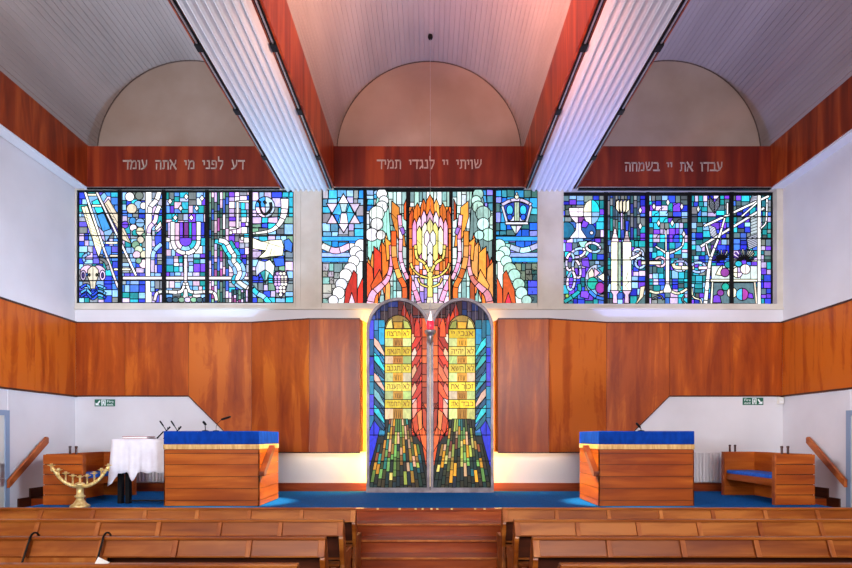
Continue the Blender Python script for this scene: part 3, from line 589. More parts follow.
# windows
for i, (a, b, c, d_, r) in enumerate(WIN):
    dd = D + r; h = holes[i]; d_g = 195.4
    g = SG(rect(a - (3 if i == 2 else 0), b, c, d_ + (1.5 if i == 2 else 0)), dd, 11 + i)
    (draw_window_left, draw_window_mid, draw_window_right)[i](g)
    f = MB(); t = .022
    for q in ((h[0], h[0] + t, h[2], h[3]), (h[1] - t, h[1], h[2], h[3]), (h[0], h[1], h[2], h[2] + t), (h[0], h[1], wz(d_g, dd) - .012 if i == 2 else h[3] - t * 1.4, h[3])): f.box(q[0], q[1], dd - .035, dd + .03, q[2], q[3])
    root = struct(f.build('window_%d' % (i + 1), M['black']))
    g.g.build('stained_glass', M['glass'], root, colors=True); g.l.build('lead_came', M['lead'], root)
    n = MB()
    MU = ((120.9, 164.8, 207.8, 251.2), (365.2, 408, 450.9, 494.1), (605.3, 646.7, 688.9, 730.6))[i]
    BARS = ((213.9, 236.2, 258.4, 281), (214.2, 236.8, 259.2, 281.5), (217.3, 238.7, 260.4, 282.2))[i]
    for x in MU: bx(wx(x, dd) - .034, wx(x, dd) + .034, dd - .05, dd + .02, h[2], h[3]).build('mullion', M['black'], root)
    for y in BARS: n.box(h[0], h[1], dd - .032, dd - .02, wz(y, dd) - .009, wz(y, dd) + .009)
    n.build('glazing_bar', M['black'], root)
    struct(bx(h[0] - .03, h[1] + .03, dd + .05, dd + .06, h[2] - .03, h[3] + .03).build('window_backing', M['black'], root))

# side walls with timber band
ZB0, ZB1 = 2.41, 3.73
def side_wall(s, name):
    x0, x1 = sorted((s * HW, s * (HW + .2)))
    root = struct(bx(x0, x1, Y0, D + .2, 0, 7.2).build(name, M['plaster']))
    edges = [D - .03, 9.30, 8.1, 6.9, 5.7, 4.5, 3.3, 2.1, .9, -.3]
    for a, b in zip(edges, edges[1:]):
        xa, xb = sorted((s * HW, s * (HW - .03)))
        bx(xa, xb, b + .003, a - .003, ZB0, ZB1).build('wood_panel', M['wood_panel'], root)
    xa, xb = sorted((s * HW, s * (HW - .045)))
    bx(xa, xb, -.3, D, ZB1, ZB1 + .03).build('capping_rail', M['dark_wood'], root)
    bx(xa, xb, -.3, D, ZB0 - .03, ZB0).build('capping_rail', M['dark_wood'], root)
    xa, xb = sorted((s * HW, s * (HW - .01)))
    bx(xa, xb, 8.73, 8.745, 2.05, ZB0 - .03).build('wall_joint', M['plaster'], root)
    return root
wall_left = side_wall(-1, 'wall_left'); wall_right = side_wall(1, 'wall_right')
# veneer panelling of the end wall: flat at the sides, splaying out to the plane beside the ark
def panel(pts, name='wood_panel', th=.03):
    """pts: x, depth, z corners of the front face"""
    n = len(pts); vs = list(pts) + [(x, y + th, z) for x, y, z in pts]
    m = MB().add(vs, [tuple(range(n)), tuple(range(2*n-1, n-1, -1))] + [(i, i+n, (i+1) % n+n, (i+1) % n) for i in range(n)])
    return m.build(name, M['wood_panel'], wall_back)
DF, FD = 10.05, D - .03; ZL = 1.385
for s in (-1, 1):
    q = lambda *p: [(s * x, y, z) for x, y, z in p]
    g = .003
    panel(q((HW - .03, FD, ZB0), (5.55 + g, FD, ZB0), (5.55 + g, FD, ZB1), (HW - .03, FD, ZB1)))
    panel(q((5.55 - g, FD, ZB0), (4.39 + g, FD, ZB0), (4.39 + g, FD, ZB1), (5.55 - g, FD, ZB1)))
    panel(q((4.39 - g, FD, ZB0 - .006), (3.36, FD, ZL), (3.24 + g, FD, ZL), (3.24 + g, FD, ZB1), (4.39 - g, FD, ZB1)))
    panel(q((3.24 - g, FD, ZL), (2.12 + g, DF, ZL), (2.12 + g, DF, ZB1), (3.24 - g, FD, ZB1)))
    panel(q((2.12 - g, DF, ZL), (1.22, DF, ZL), (1.22, DF, ZB1), (2.12 - g, DF, ZB1)))
    panel([(s * 1.22, DF + .002, ZL), (s * 1.125, FD, ZL), (s * 1.125, FD, ZB1), (s * 1.22, DF + .002, ZB1)], 'panel_return', .02)
    t = MB(); P3 = lambda x, y, z: (s * x, y, z)
    for a, b in (((HW, FD), (3.24, FD)), ((3.24, FD), (2.12, DF)), ((2.12, DF), (1.22, DF))):
        t.add([P3(a[0], a[1] - .012, ZB1), P3(b[0], b[1] - .012, ZB1), P3(b[0], D, ZB1), P3(a[0], D, ZB1), P3(a[0], a[1] - .012, ZB1 + .022), P3(b[0], b[1] - .012, ZB1 + .022), P3(b[0], D, ZB1 + .022), P3(a[0], D, ZB1 + .022)],
              [(0,1,2,3), (7,6,5,4), (0,4,5,1), (1,5,6,2), (2,6,7,3), (3,7,4,0)])
    t.build('capping_rail', M['dark_wood'], wall_back)
    t = MB(); lo = [(HW, FD, ZB0), (4.39, FD, ZB0), (3.36, FD, ZL), (3.24, FD, ZL), (2.12, DF, ZL), (1.22, DF, ZL)]
    for a, b in zip(lo, lo[1:]):
        t.add([P3(a[0], a[1] - .01, a[2]), P3(b[0], b[1] - .01, b[2]), P3(b[0], b[1] + .03, b[2]), P3(a[0], a[1] + .03, a[2]), P3(a[0], a[1] - .01, a[2] - .022), P3(b[0], b[1] - .01, b[2] - .022), P3(b[0], b[1] + .03, b[2] - .022), P3(a[0], a[1] + .03, a[2] - .022)],
              [(0,1,2,3), (7,6,5,4), (0,4,5,1), (1,5,6,2), (2,6,7,3), (3,7,4,0)])
    t.build('edge_strip', M['dark_wood'], wall_back)
bb = bx(-HW, HW, D - .03, D, PZ, PZ + .15); struct(bb.build('baseboard_back', M['step_wood']))

# fascias, beams, vaults
TD = D + .28
GLY = {
 'א': (.84, [((.06,.97),(.74,.03),.19), ((.72,.97),(.68,.66),(.48,.44),.13), ((.08,.03),(.12,.36),(.3,.62),.13)]),
 'ב': (.8, [((.06,.91),(.5,.91),(.58,.8),(.58,.1),.15), ((.02,.09),(.76,.09),.17)]),
 'ג': (.55, [((.1,.91),(.36,.91),(.44,.1),.15), ((.4,.36),(.08,.03),.14)]),
 'ד': (.76, [((.02,.91),(.72,.91),.17), ((.57,.9),(.54,.02),.13)]),
 'ה': (.8, [((.04,.91),(.6,.91),(.67,.8),(.66,.02),.15), ((.16,.56),(.14,.02),.13)]),
 'ו': (.36, [((.02,.91),(.2,.91),(.22,.02),.14)]), 'ז': (.44, [((.02,.9),(.38,.94),.16), ((.22,.9),(.18,.02),.13)]),
 'ח': (.8, [((.04,.91),(.6,.91),(.67,.8),(.66,.02),.15), ((.15,.91),(.14,.02),.13)]), 'י': (.34, [((.02,.91),(.2,.91),(.19,.5),.14)]),
 'כ': (.74, [((.08,.91),(.5,.91),(.62,.76),(.62,.24),(.5,.09),(.05,.09),.15)]),
 'ל': (.72, [((.1,1.34),(.1,.91),(.6,.91),(.58,.62),(.3,.02),.14)]),
 'מ': (.86, [((.08,.97),(.2,.68),(.06,.02),.13), ((.2,.68),(.42,.91),(.6,.91),(.72,.74),(.72,.09),(.38,.09),.14)]),
 'נ': (.52, [((.14,.91),(.36,.91),(.4,.09),(.03,.09),.14)]), 'ע': (.76, [((.64,.97),(.62,.52),(.36,.16),(.03,.02),.13), ((.1,.97),(.32,.22),.15)]),
 'פ': (.76, [((.15,.91),(.52,.91),(.64,.76),(.64,.24),(.52,.09),(.05,.09),.14), ((.15,.91),(.13,.56),(.34,.52),.13)]),
 'ף': (.74, [((.15,.91),(.54,.91),(.63,.78),(.63,-.3),.14), ((.15,.91),(.13,.56),(.34,.52),.13)]),
 'צ': (.76, [((.06,.97),(.62,.16),.16), ((.64,.97),(.62,.72),(.42,.52),.13), ((.72,.09),(.03,.09),.15)]),
 'ר': (.68, [((.02,.91),(.46,.91),(.58,.78),(.56,.02),.15)]), 'ש': (.98, [((.08,.97),(.22,.1),(.58,.14),(.86,.56),(.88,.97),.13), ((.48,.97),(.46,.62),(.2,.36),.12)]),
 'ת': (.82, [((.08,.91),(.6,.91),(.69,.78),(.69,.02),.15), ((.2,.9),(.2,.13),(.04,.06),.13)]), ' ': (.36, [])}
def hebrew(text, name, x0, x1, z, depth, mat_, parent, h, thick=.008, bold=1.0):
    """letters cut from flat strips, reading from right to left"""
    tot = sum(GLY[c][0] + .08 for c in text); sx = (x1 - x0) / tot; x = x1; m = MB()
    for c in text:
        adv, st = GLY[c]; x -= (adv + .04) * sx
        for q in st:
            pts, w_ = q[:-1], q[-1] * bold / 2
            for a, b in zip(pts, pts[1:]):
                dx, dz = b[0]-a[0], b[1]-a[1]; n = math.hypot(dx, dz); ux, uz = dx/n*w_, dz/n*w_
                P = [(a[0]-ux*.8+uz, a[1]-uz*.8-ux), (b[0]+ux*.8+uz, b[1]+uz*.8-ux), (b[0]+ux*.8-uz, b[1]+uz*.8+ux), (a[0]-ux*.8-uz, a[1]-uz*.8+ux)]
                m.prism([(x + p[0]*sx, z + (p[1]-.5)*h) for p in P], 'y', depth - thick, depth)
        x -= .04 * sx
    return m.build(name, mat_, parent)
TXT = (("דע  לפני  מי  אתה  עומד", 124, 245.5, 165.5), ("שויתי  יי  לנגדי  תמיד", 377, 482, 165), ("עבדו  את  יי  בשמחה", 624, 722, 167.5))
for i, (a, b) in enumerate(BAYS):
    f = struct(bx(a, b, D - .03, TD + .1, ZS, ZF).build('trim_%d' % (i + 1), M['fascia']))
    bx(a, b, D - .05, D + .05, ZS - .012, ZS).build('edge_strip', M['silver'], f); bx(a, b, D - .04, D + .04, ZS - .034, ZS - .012).build('shadow_strip', M['black'], f)
    t, xa, xb, y = TXT[i]
    hebrew(t, 'lettering', wx(xa, D), wx(xb, D), wz(y, D), D - .03, M['letters'], f, h=.165)
k = 4
def beam(x0, x1):
    global k
    r = struct(bx(x0, x1, Y0, D, ZS, ZF + .1).build('trim_%d' % k, M['fascia_side'])); k += 1
    w = x1 - x0; s = MB(); n = 8; u0, u1 = x0 + .115, x1 - .115; p = (u1 - u0) / n
    pts = [(u0, ZS)]
    for j in range(n):
        a = u0 + j * p; pts += [(a + p * .06, ZS - .004), (a + p * .10, ZS - .058), (a + p * .30, ZS - .072), (a + p * .62, ZS - .058), (a + p * .86, ZS - .024), (a + p, ZS - .004)] if x0 < 0 else [(a + p * .14, ZS - .024), (a + p * .38, ZS - .058), (a + p * .70, ZS - .072), (a + p * .90, ZS - .058), (a + p * .94, ZS - .004), (a + p, ZS - .004)]
    pts.append((u1, ZS)); s.prism(pts, 'y', Y0, D - .002); s.build('soffit_board', M['soffit'], r)
    for xa in (x0 + .03, x1 - .085): bx(xa, xa + .055, Y0, D - .02, ZS - .02, ZS).build('light_track', M['black'], r)
    for xa, s_ in ((x0 + .0575, -1), (x1 - .0575, 1)):
        for d_ in (9.2, 7.9, 6.6):
            MB().box(xa - .035, xa + .035, d_ - .06, d_ + .06, ZS - .05, ZS - .02).build('track_fitting', M['black'], r)
        bx(xa - .008, xa + .008, Y0, D - .02, ZS - .034, ZS - .02).build('track_edge', M['silver'], r)
    return r
M['fascia_side'] = wood('beam_veneer', rgb(112, 32, 8), rgb(146, 52, 16), rgb(176, 76, 28), grain=(7, 6, 0.5), rough=0.42, coat=0.15, figure=0.3, blotch=(1.0, 0.7, 0.12), vary=0.1)
for x0, x1 in BEAMS: beam(x0, x1)
for s in (-1, 1):
    x0, x1 = sorted((s * 6.24, s * HW))
    r = struct(bx(x0, x1, Y0, D, ZS, ZF + .1).build('trim_%d' % k, M['fascia_side'])); k += 1
    bx(x0 + .02, x1 - .002, Y0, D - .02, ZS - .02, ZS).build('soffit_board', M['soffit'], r)
    xa = s * 6.26; bx(min(xa, xa + s*.03), max(xa, xa + s*.03), Y0, D - .02, ZS - .035, ZS - .02).build('edge_strip', M['soffit'], r)
M['tymp_line'] = mat('dark_joint', rgb(92, 72, 64), 0.8)
ceiling = struct(bx(-HW - .2, HW + .2, Y0, D + .45, 9.1, 9.3).build('ceiling', M['vault']))
TD = D + .28                                 # the lunettes stand back behind the fascia
for a, b in BAYS:
    cx, hw, n = (a + b) / 2, (b - a) / 2, 62
    inner = []
    for j in range(n + 1):
        t0 = PI * j / n
        for da, dr in ((-.10, 0.0), (.0, .010), (.10, 0.0)):
            t = t0 + da * PI / n
            if 0 <= t <= PI: inner.append((cx - (hw + dr) * math.cos(t), ZF + .015 + (hw + dr) * math.sin(t)))
    outer = [(cx - (hw + .1) * math.cos(PI * j / 30), ZF + .015 + (hw + .1) * math.sin(PI * j / 30)) for j in range(30, -1, -1)]
    MB().prism(inner + outer, 'y', Y0, TD + .02).build('vault_lining', M['vault'], ceiling)
    ty = [(cx - (hw + .05) * math.cos(PI * j / 30), ZF + (hw + .05) * math.sin(PI * j / 30)) for j in range(31)]
    MB().prism(ty, 'y', TD, TD + .1).build('lunette', M['tympanum'], ceiling)
    arc = [(cx - (hw - .004) * math.cos(PI * j / 40), TD - .004, ZF + .015 + (hw - .004) * math.sin(PI * j / 40)) for j in range(41)]
    MB().tube(arc, .012, 6).build('arch_joint', M['tymp_line'], ceiling)
# rear wall behind the camera
struct(bx(-HW - .2, HW + .2, Y0 - .2, Y0, 0, 9.2).build('wall_rear', M['plaster']))

# platform, stairs
PF = 7.85
pl = struct(bx(-5.7, 5.7, PF, D, 0, PZ - .012).build('platform', M['step_wood']))
st_ = bx(-5.7, 5.7, PF, D, PZ - .012, PZ).build('carpet', M['carpet'], pl)
for s in (-1, 1):
    a, b = sorted((s * 5.7, s * HW)); bx(a, b, 9.22, D, 0, PZ - .012).build('platform_wing', M['step_wood'], pl); bx(a, b, 9.22, D, PZ - .012, PZ).build('wing_floor', M['dark_wood'], pl)
bx(-1.7, 1.7, PF - .03, PF + .035, PZ - .03, PZ + .008).build('nosing', M['step_wood'], pl, bevel=.008)
gm = MB()
for a, b in ((-1.02, -.90), (.905, 1.04)): gm.box(a, b, PF - .034, PF + .03, PZ + .002, PZ + .012)
for x in (-.72, -.42, -.2, -.1, .02, .1, .3, .62, .75): gm.box(x, x + .03, PF - .034, PF - .02, PZ - .01, PZ + .012)
gm.build('nosing_grip', M['brass'], pl)
stairs = struct(bx(-1.7, 1.7, PF - .84, PF, 0, .135).build('platform_steps', M['step_wood']))
for j in range(3):
    y = PF - .84 + .28 * j; z = .165 * (j + 1)
    if j: bx(-1.7, 1.7, y, PF, z - .165, z - .03).build('riser', M['step_wood'], stairs)
    bx(-1.7, 1.7, y - .03, y + .30, z - .03, z).build('tread', M['step_wood'], stairs, bevel=.01); bx(-1.7, 1.7, y - .033, y + .004, z - .02, z + .003).build('nosing', M['pew_stile'], stairs, bevel=.003)  # paler strip stands in for the shine along each tread edge
for s in (-1, 1):   # narrow flights along the side walls
    a, b = sorted((s * 5.74, s * (HW - .03)))
    f = struct(bx(a, b, 8.4, 9.22, 0, .165).build('side_steps', M['dark_wood']))
    for j in (1, 2): bx(a, b, 8.4 + .27 * j, 9.22, .165 * j, .165 * (j + 1)).build('tread', M['dark_wood'], f)
    a, b = sorted((s * (HW - .025), s * HW))
    MB().prism([(8.94, 0), (8.94, .68), (9.2, .68), (9.2, .82), (9.52, .82), (9.52, 0)], 'x', a, b).build('string_board', M['dark_wood'], f)

# doors in the side walls
for s, n in ((-1, 1), (1, 2)):
    dy = .05 if s > 0 else 0
    x0, x1 = sorted((s * HW, s * (HW - .03)))
    r = struct(MB().prism([(7.68, 0), (7.68, 2.06), (8.74 + dy, 2.06), (8.74 + dy, 0), (8.65 + dy, 0), (8.65 + dy, 1.98), (7.77, 1.98), (7.77, 0)], 'x', x0, x1).build('door_%d' % n, M['door_blue']))
    x0, x1 = sorted((s * HW, s * (HW - .015)))
    bx(x0, x1, 7.77, 8.65 + dy, 0, 1.98).build('door_leaf', M['door_leaf'], r)
    x0, x1 = sorted((s * (HW - .015), s * (HW - .022))); bx(x0, x1, 8.56, 8.66, .9, 1.25).build('push_plate', M['silver'], r)
    xa = s * (HW - .015); MB().tube([(xa, 8.6, 1.02), (xa - s * .05, 8.6, 1.02), (xa - s * .05, 8.48, 1.02)], .01).build('handle', M['silver'], r)
# ================================================================ THE ARK AND ITS LAMP
AD = 10.17
ark = thing('torah_ark', (0, AD, PZ), 'tall double arched stained glass ark doors standing at centre of end wall', 'ark')
for side in (-1, 1):
    x0, x1 = (366.6, 429.8) if side < 0 else (430.4, 493.6)
    a, b = wx(x0, AD), wx(x1, AD); cx, R = (a + b) / 2, (b - a) / 2; zc = wz(298.2, AD) - R; t = .053
    def arch_pts(r, zb, hw, n=26):
        return [(cx - hw, zb)] + [(cx - r * math.cos(PI * i / n), zc + r * math.sin(PI * i / n)) for i in range(n + 1)] + [(cx + hw, zb)]
    o_, i_ = arch_pts(R, PZ, R), arch_pts(R - t, PZ + .085, R - t); n = len(o_)
    m = MB(); y0, y1 = AD - .05, AD + .04
    vs = [(x, y0, z) for x, z in o_] + [(x, y0, z) for x, z in i_] + [(x, y1, z) for x, z in o_] + [(x, y1, z) for x, z in i_]
    fs = []
    for i in range(n):
        j = (i + 1) % n
        fs += [(i, j, n+j, n+i), (2*n+i, 3*n+i, 3*n+j, 2*n+j), (i, 2*n+i, 2*n+j, j), (n+i, n+j, 3*n+j, 3*n+i)]
    m.add(vs, fs); door = m.build('ark_door', M['ark_frame'], ark)
    pc = VX + (cx) * F / AD; pr = (R - t + .005) * F / AD; py = VY - (zc - EYE) * F / AD
    reg = [(pc - pr * math.cos(PI * i / 26), py - pr * math.sin(PI * i / 26)) for i in range(27)] + [(pc + pr, 488.5), (pc - pr, 488.5)]
    g = SG(reg, AD + .01, 31 + side, lead=.72); g.isdull = lambda x, y: y < 320
    draw_ark(g, side)
    gl = g.g.build('stained_glass', M['glass_ark'], door, colors=True); g.dull.build('unlit_glass', M['glass_dull'], door, colors=True)
    g.l.build('lead_came', M['lead'], door)
    mv = MB()
    for x in (377.2, 384.4, 391.2, 404.4, 411.6, 418.4):
        xx = wx(x if side < 0 else 860 - x, AD); top = zc + math.sqrt(max(0, (R - t) ** 2 - (xx - cx) ** 2)); mv.box(xx - .003, xx + .003, AD - .004, AD + .005, max(zc + .02, wz(322, AD)), top)
    mv.build('arch_bar', M['ark_frame'], door)
    rows = [(329.2, 338.5), (346.6, 356.3), (364, 373), (382, 391.3), (399.6, 408.4)]
    wl = [[("לא", 403.2, 409.8), (w_, 387, 400.8)] for w_ in ("תרצח", "תנאף", "תגנב", "תענה", "תחמד")]
    wr = [[("אנכי יי", 450.6, 473.5)], [("לא", 467, 474), ("יהיה", 451, 463.8)], [("לא", 467, 474), ("תשא", 451, 463.8)], [("זכור את", 450.6, 473.5)], [("את", 451, 458), ("כבד", 461, 473.6)]]
    for (ya, yb), ws in zip(rows, wl if side < 0 else wr):
        for t_, xa, xb in ws: hebrew(t_, 'lettering', wx(xa, AD), wx(xb, AD), wz((ya + yb) / 2, AD), AD - .0215, M['amber_ink'], door, h=.082, thick=.0012)
bx(-.95, .96, AD + .05, D - .035, PZ, PZ + 2.8).build('cabinet', M['dark_wood'], ark)
bx(wx(429.9, AD), wx(430.5, AD), AD + .042, AD + .05, PZ + .1, PZ + 2.7).build('backlight', M['slit'], ark)
bx(-1.12, 1.13, AD - .055, AD + .05, PZ - .0, PZ + .03).build('plinth', M['ark_frame'], ark)
# hanging eternal lamp
LD = 9.985; lx = wx(430.3, LD); Z = lambda y: wz(y, LD)
lamp = thing('hanging_lamp', (lx, LD, Z(342)), 'silver hanging lamp with glowing red glass between the two arched doors', 'lamp')
MB().lathe([(.006, Z(345)), (.02, Z(343.6)), (.035, Z(341.5)), (.05, Z(339.2)), (.055, Z(337)), (.06, Z(335.5)), (.085, Z(334)), (.103, Z(332.2)), (.103, Z(330.8)), (.07, Z(329.8))], lx, LD).build('bowl', M['silver'], lamp, smooth=True)
MB().lathe([(.05, Z(329.8)), (.06, Z(327)), (.062, Z(323.5)), (.056, Z(321))], lx, LD).build('red_glass', M['red_glass'], lamp, smooth=True)
MB().lathe([(.018, Z(322)), (.03, Z(320)), (.026, Z(317.6)), (.012, Z(314)), (.003, Z(311))], lx, LD).build('flame', M['flame'], lamp, smooth=True)
for a in (0.3, 2.4, 4.5): MB().tube([(lx + .09 * math.cos(a), LD + .09 * math.sin(a), Z(330.8)), (lx, LD, Z(301))], .004, 6).build('chain', M['silver'], lamp)
MB().tube([(lx, LD, Z(301)), (lx, LD, 8.66)], .003, 6).build('suspension_wire', M['silver'], lamp)
MB().lathe([(.03, 0), (.042, .02), (.042, .05), (.02, .12)], lx, LD, 8.645).build('ceiling_rose', M['black'], lamp)

# ================================================================ FURNITURE ON THE PLATFORM
def planks(m, x0, x1, y, z0, z1, n, th=.012, gap=.008, axis='y', s=-1):
    """boards with open joints on a face: axis y -> face at depth y, axis x -> face at x = y"""
    h = (z1 - z0) / n
    for i in range(n):
        a, b = sorted((y, y + s * th))
        if axis == 'y': m.box(x0, x1, a, b, z0 + i * h + gap / 2, z0 + (i + 1) * h - gap / 2)
        else: m.box(a, b, x0, x1, z0 + i * h + gap / 2, z0 + (i + 1) * h - gap / 2)
def brd(m, x0, x1, y, th, **k):
    for z0, z1 in ((PZ + .005, .745), (.745, .915), (.915, 1.085), (1.085, 1.255), (1.255, 1.415), (1.415, 1.475)): planks(m, x0, x1, y, z0, z1, 1, th, **k)
def desk(s, label):
    """s = -1 left desk, +1 its mirror image"""
    xi, xo, yf, yb = s * 2.42, s * 3.78, 8.1, 9.12; a, b = sorted((xi, xo)); zt = 1.735
    r = thing('reading_desk', (s * 3.1, 8.6, PZ), label, 'desk')
    bx(a + .014, b - .014, yf + .014, yb - .014, PZ, zt - .03).build('carcass', M['dark_wood'], r)
    m = MB(); brd(m, a, b, yf + .014, .014); m.build('front_boards', M['joinery'], r)
    m = MB(); brd(m, yf, yb, xi + s * .014, .014, axis='x', s=-s); m.build('side_boards', M['joinery'], r)
    m = MB(); planks(m, yf, yb, xo - s * .014, PZ + .02, 1.475, 5, .014, axis='x', s=s); m.build('side_boards', M['joinery'], r)
    t = .008; bx(a - t, b + t, yf - t, yb + t, 1.475, 1.545).build('trim_rail', M['pale_trim'], r, bevel=.006)
    bx(a - .006, b + .006, yf - .006, yb + .006, 1.545, zt).build('velvet_cover', M['velvet'], r, bevel=.012)
    # sloping hand grip on the aisle side
    x0, x1 = sorted((xi, xi - s * .08))
    MB().prism([(8.07, 1.09), (8.15, 1.09), (8.63, 1.45), (8.63, 1.525), (8.57, 1.525), (8.07, 1.16)], 'x', x0, x1).build('hand_grip', M['grip_wood'], r, bevel=.008)
    return r
desk(-1, 'wooden reading desk with royal blue velvet top beside the white table'); desk(1, 'wooden reading desk with royal blue velvet top beside the exposed white radiator')
def box_bench(s, label):
    xi, xo, yn, yf = s * 5.045, s * 5.605, 8.25, 9.75; zt = 1.40
    r = thing('box_bench', (s * 5.27, 9.0, PZ), label, 'bench'); a, b = sorted((xi, xo))
    n = 5
    bx(a + .01, b - .01, yn + .018, yn + .06, PZ, zt - .01).build('carcass', M['dark_wood'], r)
    m = MB(); planks(m, a, b, yn + .018, PZ, zt, n, .018, .012); m.build('end_panel', M['joinery'], r)
    m = MB().box(a, b, yf - .06, yf - .012, PZ, zt); planks(m, a, b, yf - .06, PZ, zt, n); m.build('end_panel', M['joinery'], r)
    for y in (yn, yf - .06): bx(min(xi, xi - s*.02), max(xi, xi - s*.02), y - .0, y + .07, PZ, zt).build('end_edge', M['rail_wood'], r)
    x0, x1 = sorted((xo, xo - s * .05)); m = MB().box(x0, x1, yn + .06, yf - .06, PZ, zt); planks(m, yn + .06, yf - .06, xo - s * .05, PZ, zt, n, axis='x', s=-s); m.build('backrest', M['joinery'], r)
    x0, x1 = sorted((xi + s * .03, xo - s * .06)); bx(x0, x1, yn + .06, yf - .06, 0.98, 1.03).build('seat', M['joinery'], r)
    x0, x1 = sorted((xi + s * .02, xi + s * .05)); bx(x0, x1, yn + .06, yf - .06, .93, 1.035).build('seat_rail', M['joinery'], r)
    x0, x1 = sorted((xi + s * .02, xo - s * .08)); bx(x0, x1, yn + .07, yf - .07, 1.03, 1.09).build('cushion', M['cushion'], r, bevel=.02)
    for y in (yn + .035, yf - .035):
        for q in (.10, .19): MB().lathe([(.016, 0), (.016, .09), (.02, .095), (.02, .115), (.012, .12)], xi + s * q, y, zt, 10).build('peg', M['dark_wood'], r)
    return r
box_bench(-1, 'planked wooden box seat with blue cushion, behind the brass candelabrum'); box_bench(1, 'planked wooden box seat with blue cushion, beside right hand radiator and desk')
for s, lb in ((-1, 'sloping wooden handrail on the white side wall above the steps, left side'), (1, 'sloping wooden handrail on the white side wall above the steps, right side')):
    r = thing('handrail', (s * HW, 9.2, 1.2), lb, 'handrail')
    x0, x1 = sorted((s * (HW - .05), s * (HW - .10))); e_ = .11 if s > 0 else .03; lo, hi = (8.62 + e_, .875), (9.51 + e_, 1.55)
    MB().prism([(lo[0], lo[1]), (lo[0], lo[1] + .12), (hi[0] - .04, hi[1] + .105), (hi[0], hi[1] + .09), (hi[0], hi[1])], 'x', x0, x1).build('rail', M['rail_wood'], r, bevel=.006)
    for f in (.15, .85):
        y = lo[0] + (hi[0] - lo[0]) * f; z = lo[1] + .05 + (hi[1] - lo[1]) * f
        MB().tube([(s * (HW - .05), y, z), (s * HW, y, z)], .012).build('bracket', M['black'], r)

# candelabrum with nine arms
MD = 8.02; mx = wx(80, MD); zm = lambda y: wz(y, MD)
me_ = thing('candelabrum', (mx, MD, PZ), 'nine branched polished brass candelabrum in front of the wooden box seat', 'candelabrum')
MB().lathe([(.125, 0), (.13, .012), (.12, .03), (.085, .055), (.065, .085), (.05, .11), (.045, .13), (.07, .145), (.07, .16), (.045, .175), (.043, .30), (.062, .315), (.066, .335), (.03, .35)], mx, MD, PZ).build('base', M['brass'], me_, smooth=True)
for s in (-1, 1):
    a_ = MB()
    P0 = [(80, 485), (80 + s*6, 486), (80 + s*14, 483), (80 + s*21, 477), (80 + s*28, 467)]
    a_.tube([(wx(x, MD), MD, zm(y)) for x, y in spline(P0)], .019, 8)
    for j in range(len(P0) * 4):
        q = spline(P0)[min(j, 20)]; a_.lathe([(.003, -.03), (.03, 0), (.003, .03)], wx(q[0], MD), MD, zm(q[1]), 8)
    a_.build('branch', M['brass'], me_, smooth=True)
MB().tube([(mx, MD, PZ + .34), (mx, MD, zm(478))], .014, 8).build('stem', M['brass'], me_)
for i in range(9):
    o = (i - 4) * 7.15; x = 80 + o; q = abs(i - 4) / 4
    yt = 476 - 11.5 * q ** 1.7; yb = 486.5 - 16.5 * q ** 1.9
    MB().lathe([(.004, zm(yb + 1.5)), (.014, zm(yb)), (.012, zm(yb - 3)), (.011, zm(yt + 2.5)), (.02, zm(yt + 1.6)), (.048, zm(yt + .8)), (.05, zm(yt + .4)), (.02, zm(yt + .2)), (.018, zm(yt - 1))], wx(x, MD), MD, 0, 12).build('candle_cup', M['brass'], me_, smooth=True)

# table under a white cloth, with book
T0, T1, TY0, TY1, TZ = wx(113, 8.35), -3.86, 8.35, 9.25, 1.61
tb = thing('table', ((T0 + T1) / 2, 8.8, PZ), 'black trestle table hidden under a white cloth beside left desk', 'table')
bx(T0 + .03, T1, TY0 + .02, TY1 - .02, TZ - .03, TZ).build('tabletop', M['dark_wood'], tb)
for x in (118, 125.6):
    xx = wx(x, 8.4); bx(xx - .03, xx + .03, 8.44, 8.52, PZ, TZ - .03).build('leg', M['black'], tb)
bx(wx(126, 8.4) - .02, T1, 8.46, 8.50, PZ + .03, PZ + .05).build('foot_bar', M['black'], tb)
def cloth():
    m = MB(); rng = random.Random(4); z1 = TZ + .006
    nx, nd = 40, 10
    def drop(u): return .49 + .010 * math.sin(u * 5) + .13 * max(0, 1 - abs(u - 3.9) / .5)
    loop = [(T0 + (T1 - T0) * i / nx, TY0, 0, -1) for i in range(nx + 1)]
    left = [(T0, TY1 - (TY1 - TY0) * i / 16, -1, 0) for i in range(17)]
    path = left[:-1] + [(T0, TY0, -.8, -.8)] + loop[1:]
    rows = []
    for q in range(nd + 1):
        row = []
        for i, (x, y, ax, ay) in enumerate(path):
            u = i / 8.0; corner = max(0, 1 - abs(i - 16) / 5.0)
            L_ = drop(u) + .20 * corner; f = q / nd
            out = .012 + f * (.012 + .010 * math.sin(u * 5.3) + .005 * math.sin(u * 12.1)) + corner * f * .05
            row.append((x + ax * out, y + ay * out, z1 - L_ * f if q else z1))
        rows.append(row)
    vs = [p for r in rows for p in r]; n = len(path)
    fs = [(r*n+i, r*n+i+1, (r+1)*n+i+1, (r+1)*n+i) for r in range(nd) for i in range(n-1)]
    m.add(vs, fs); m.add([(T0, TY0, z1), (T1, TY0, z1), (T1, TY1, z1), (T0, TY1, z1)], [(0, 1, 2, 3)])
    o = m.build('tablecloth', M['linen'], smooth=False); sm = o.modifiers.new('thick', 'SOLIDIFY'); sm.thickness = .005; sm.offset = 1
    for p in o.data.polygons: p.use_smooth = True
    return tag(o, 'white cloth draped over the table beside the left reading desk', 'tablecloth')
cloth()
bk = thing('book', (wx(138, 8.6), 8.6, TZ + .012), 'thin white book with red cover lying on the white tablecloth', 'book')
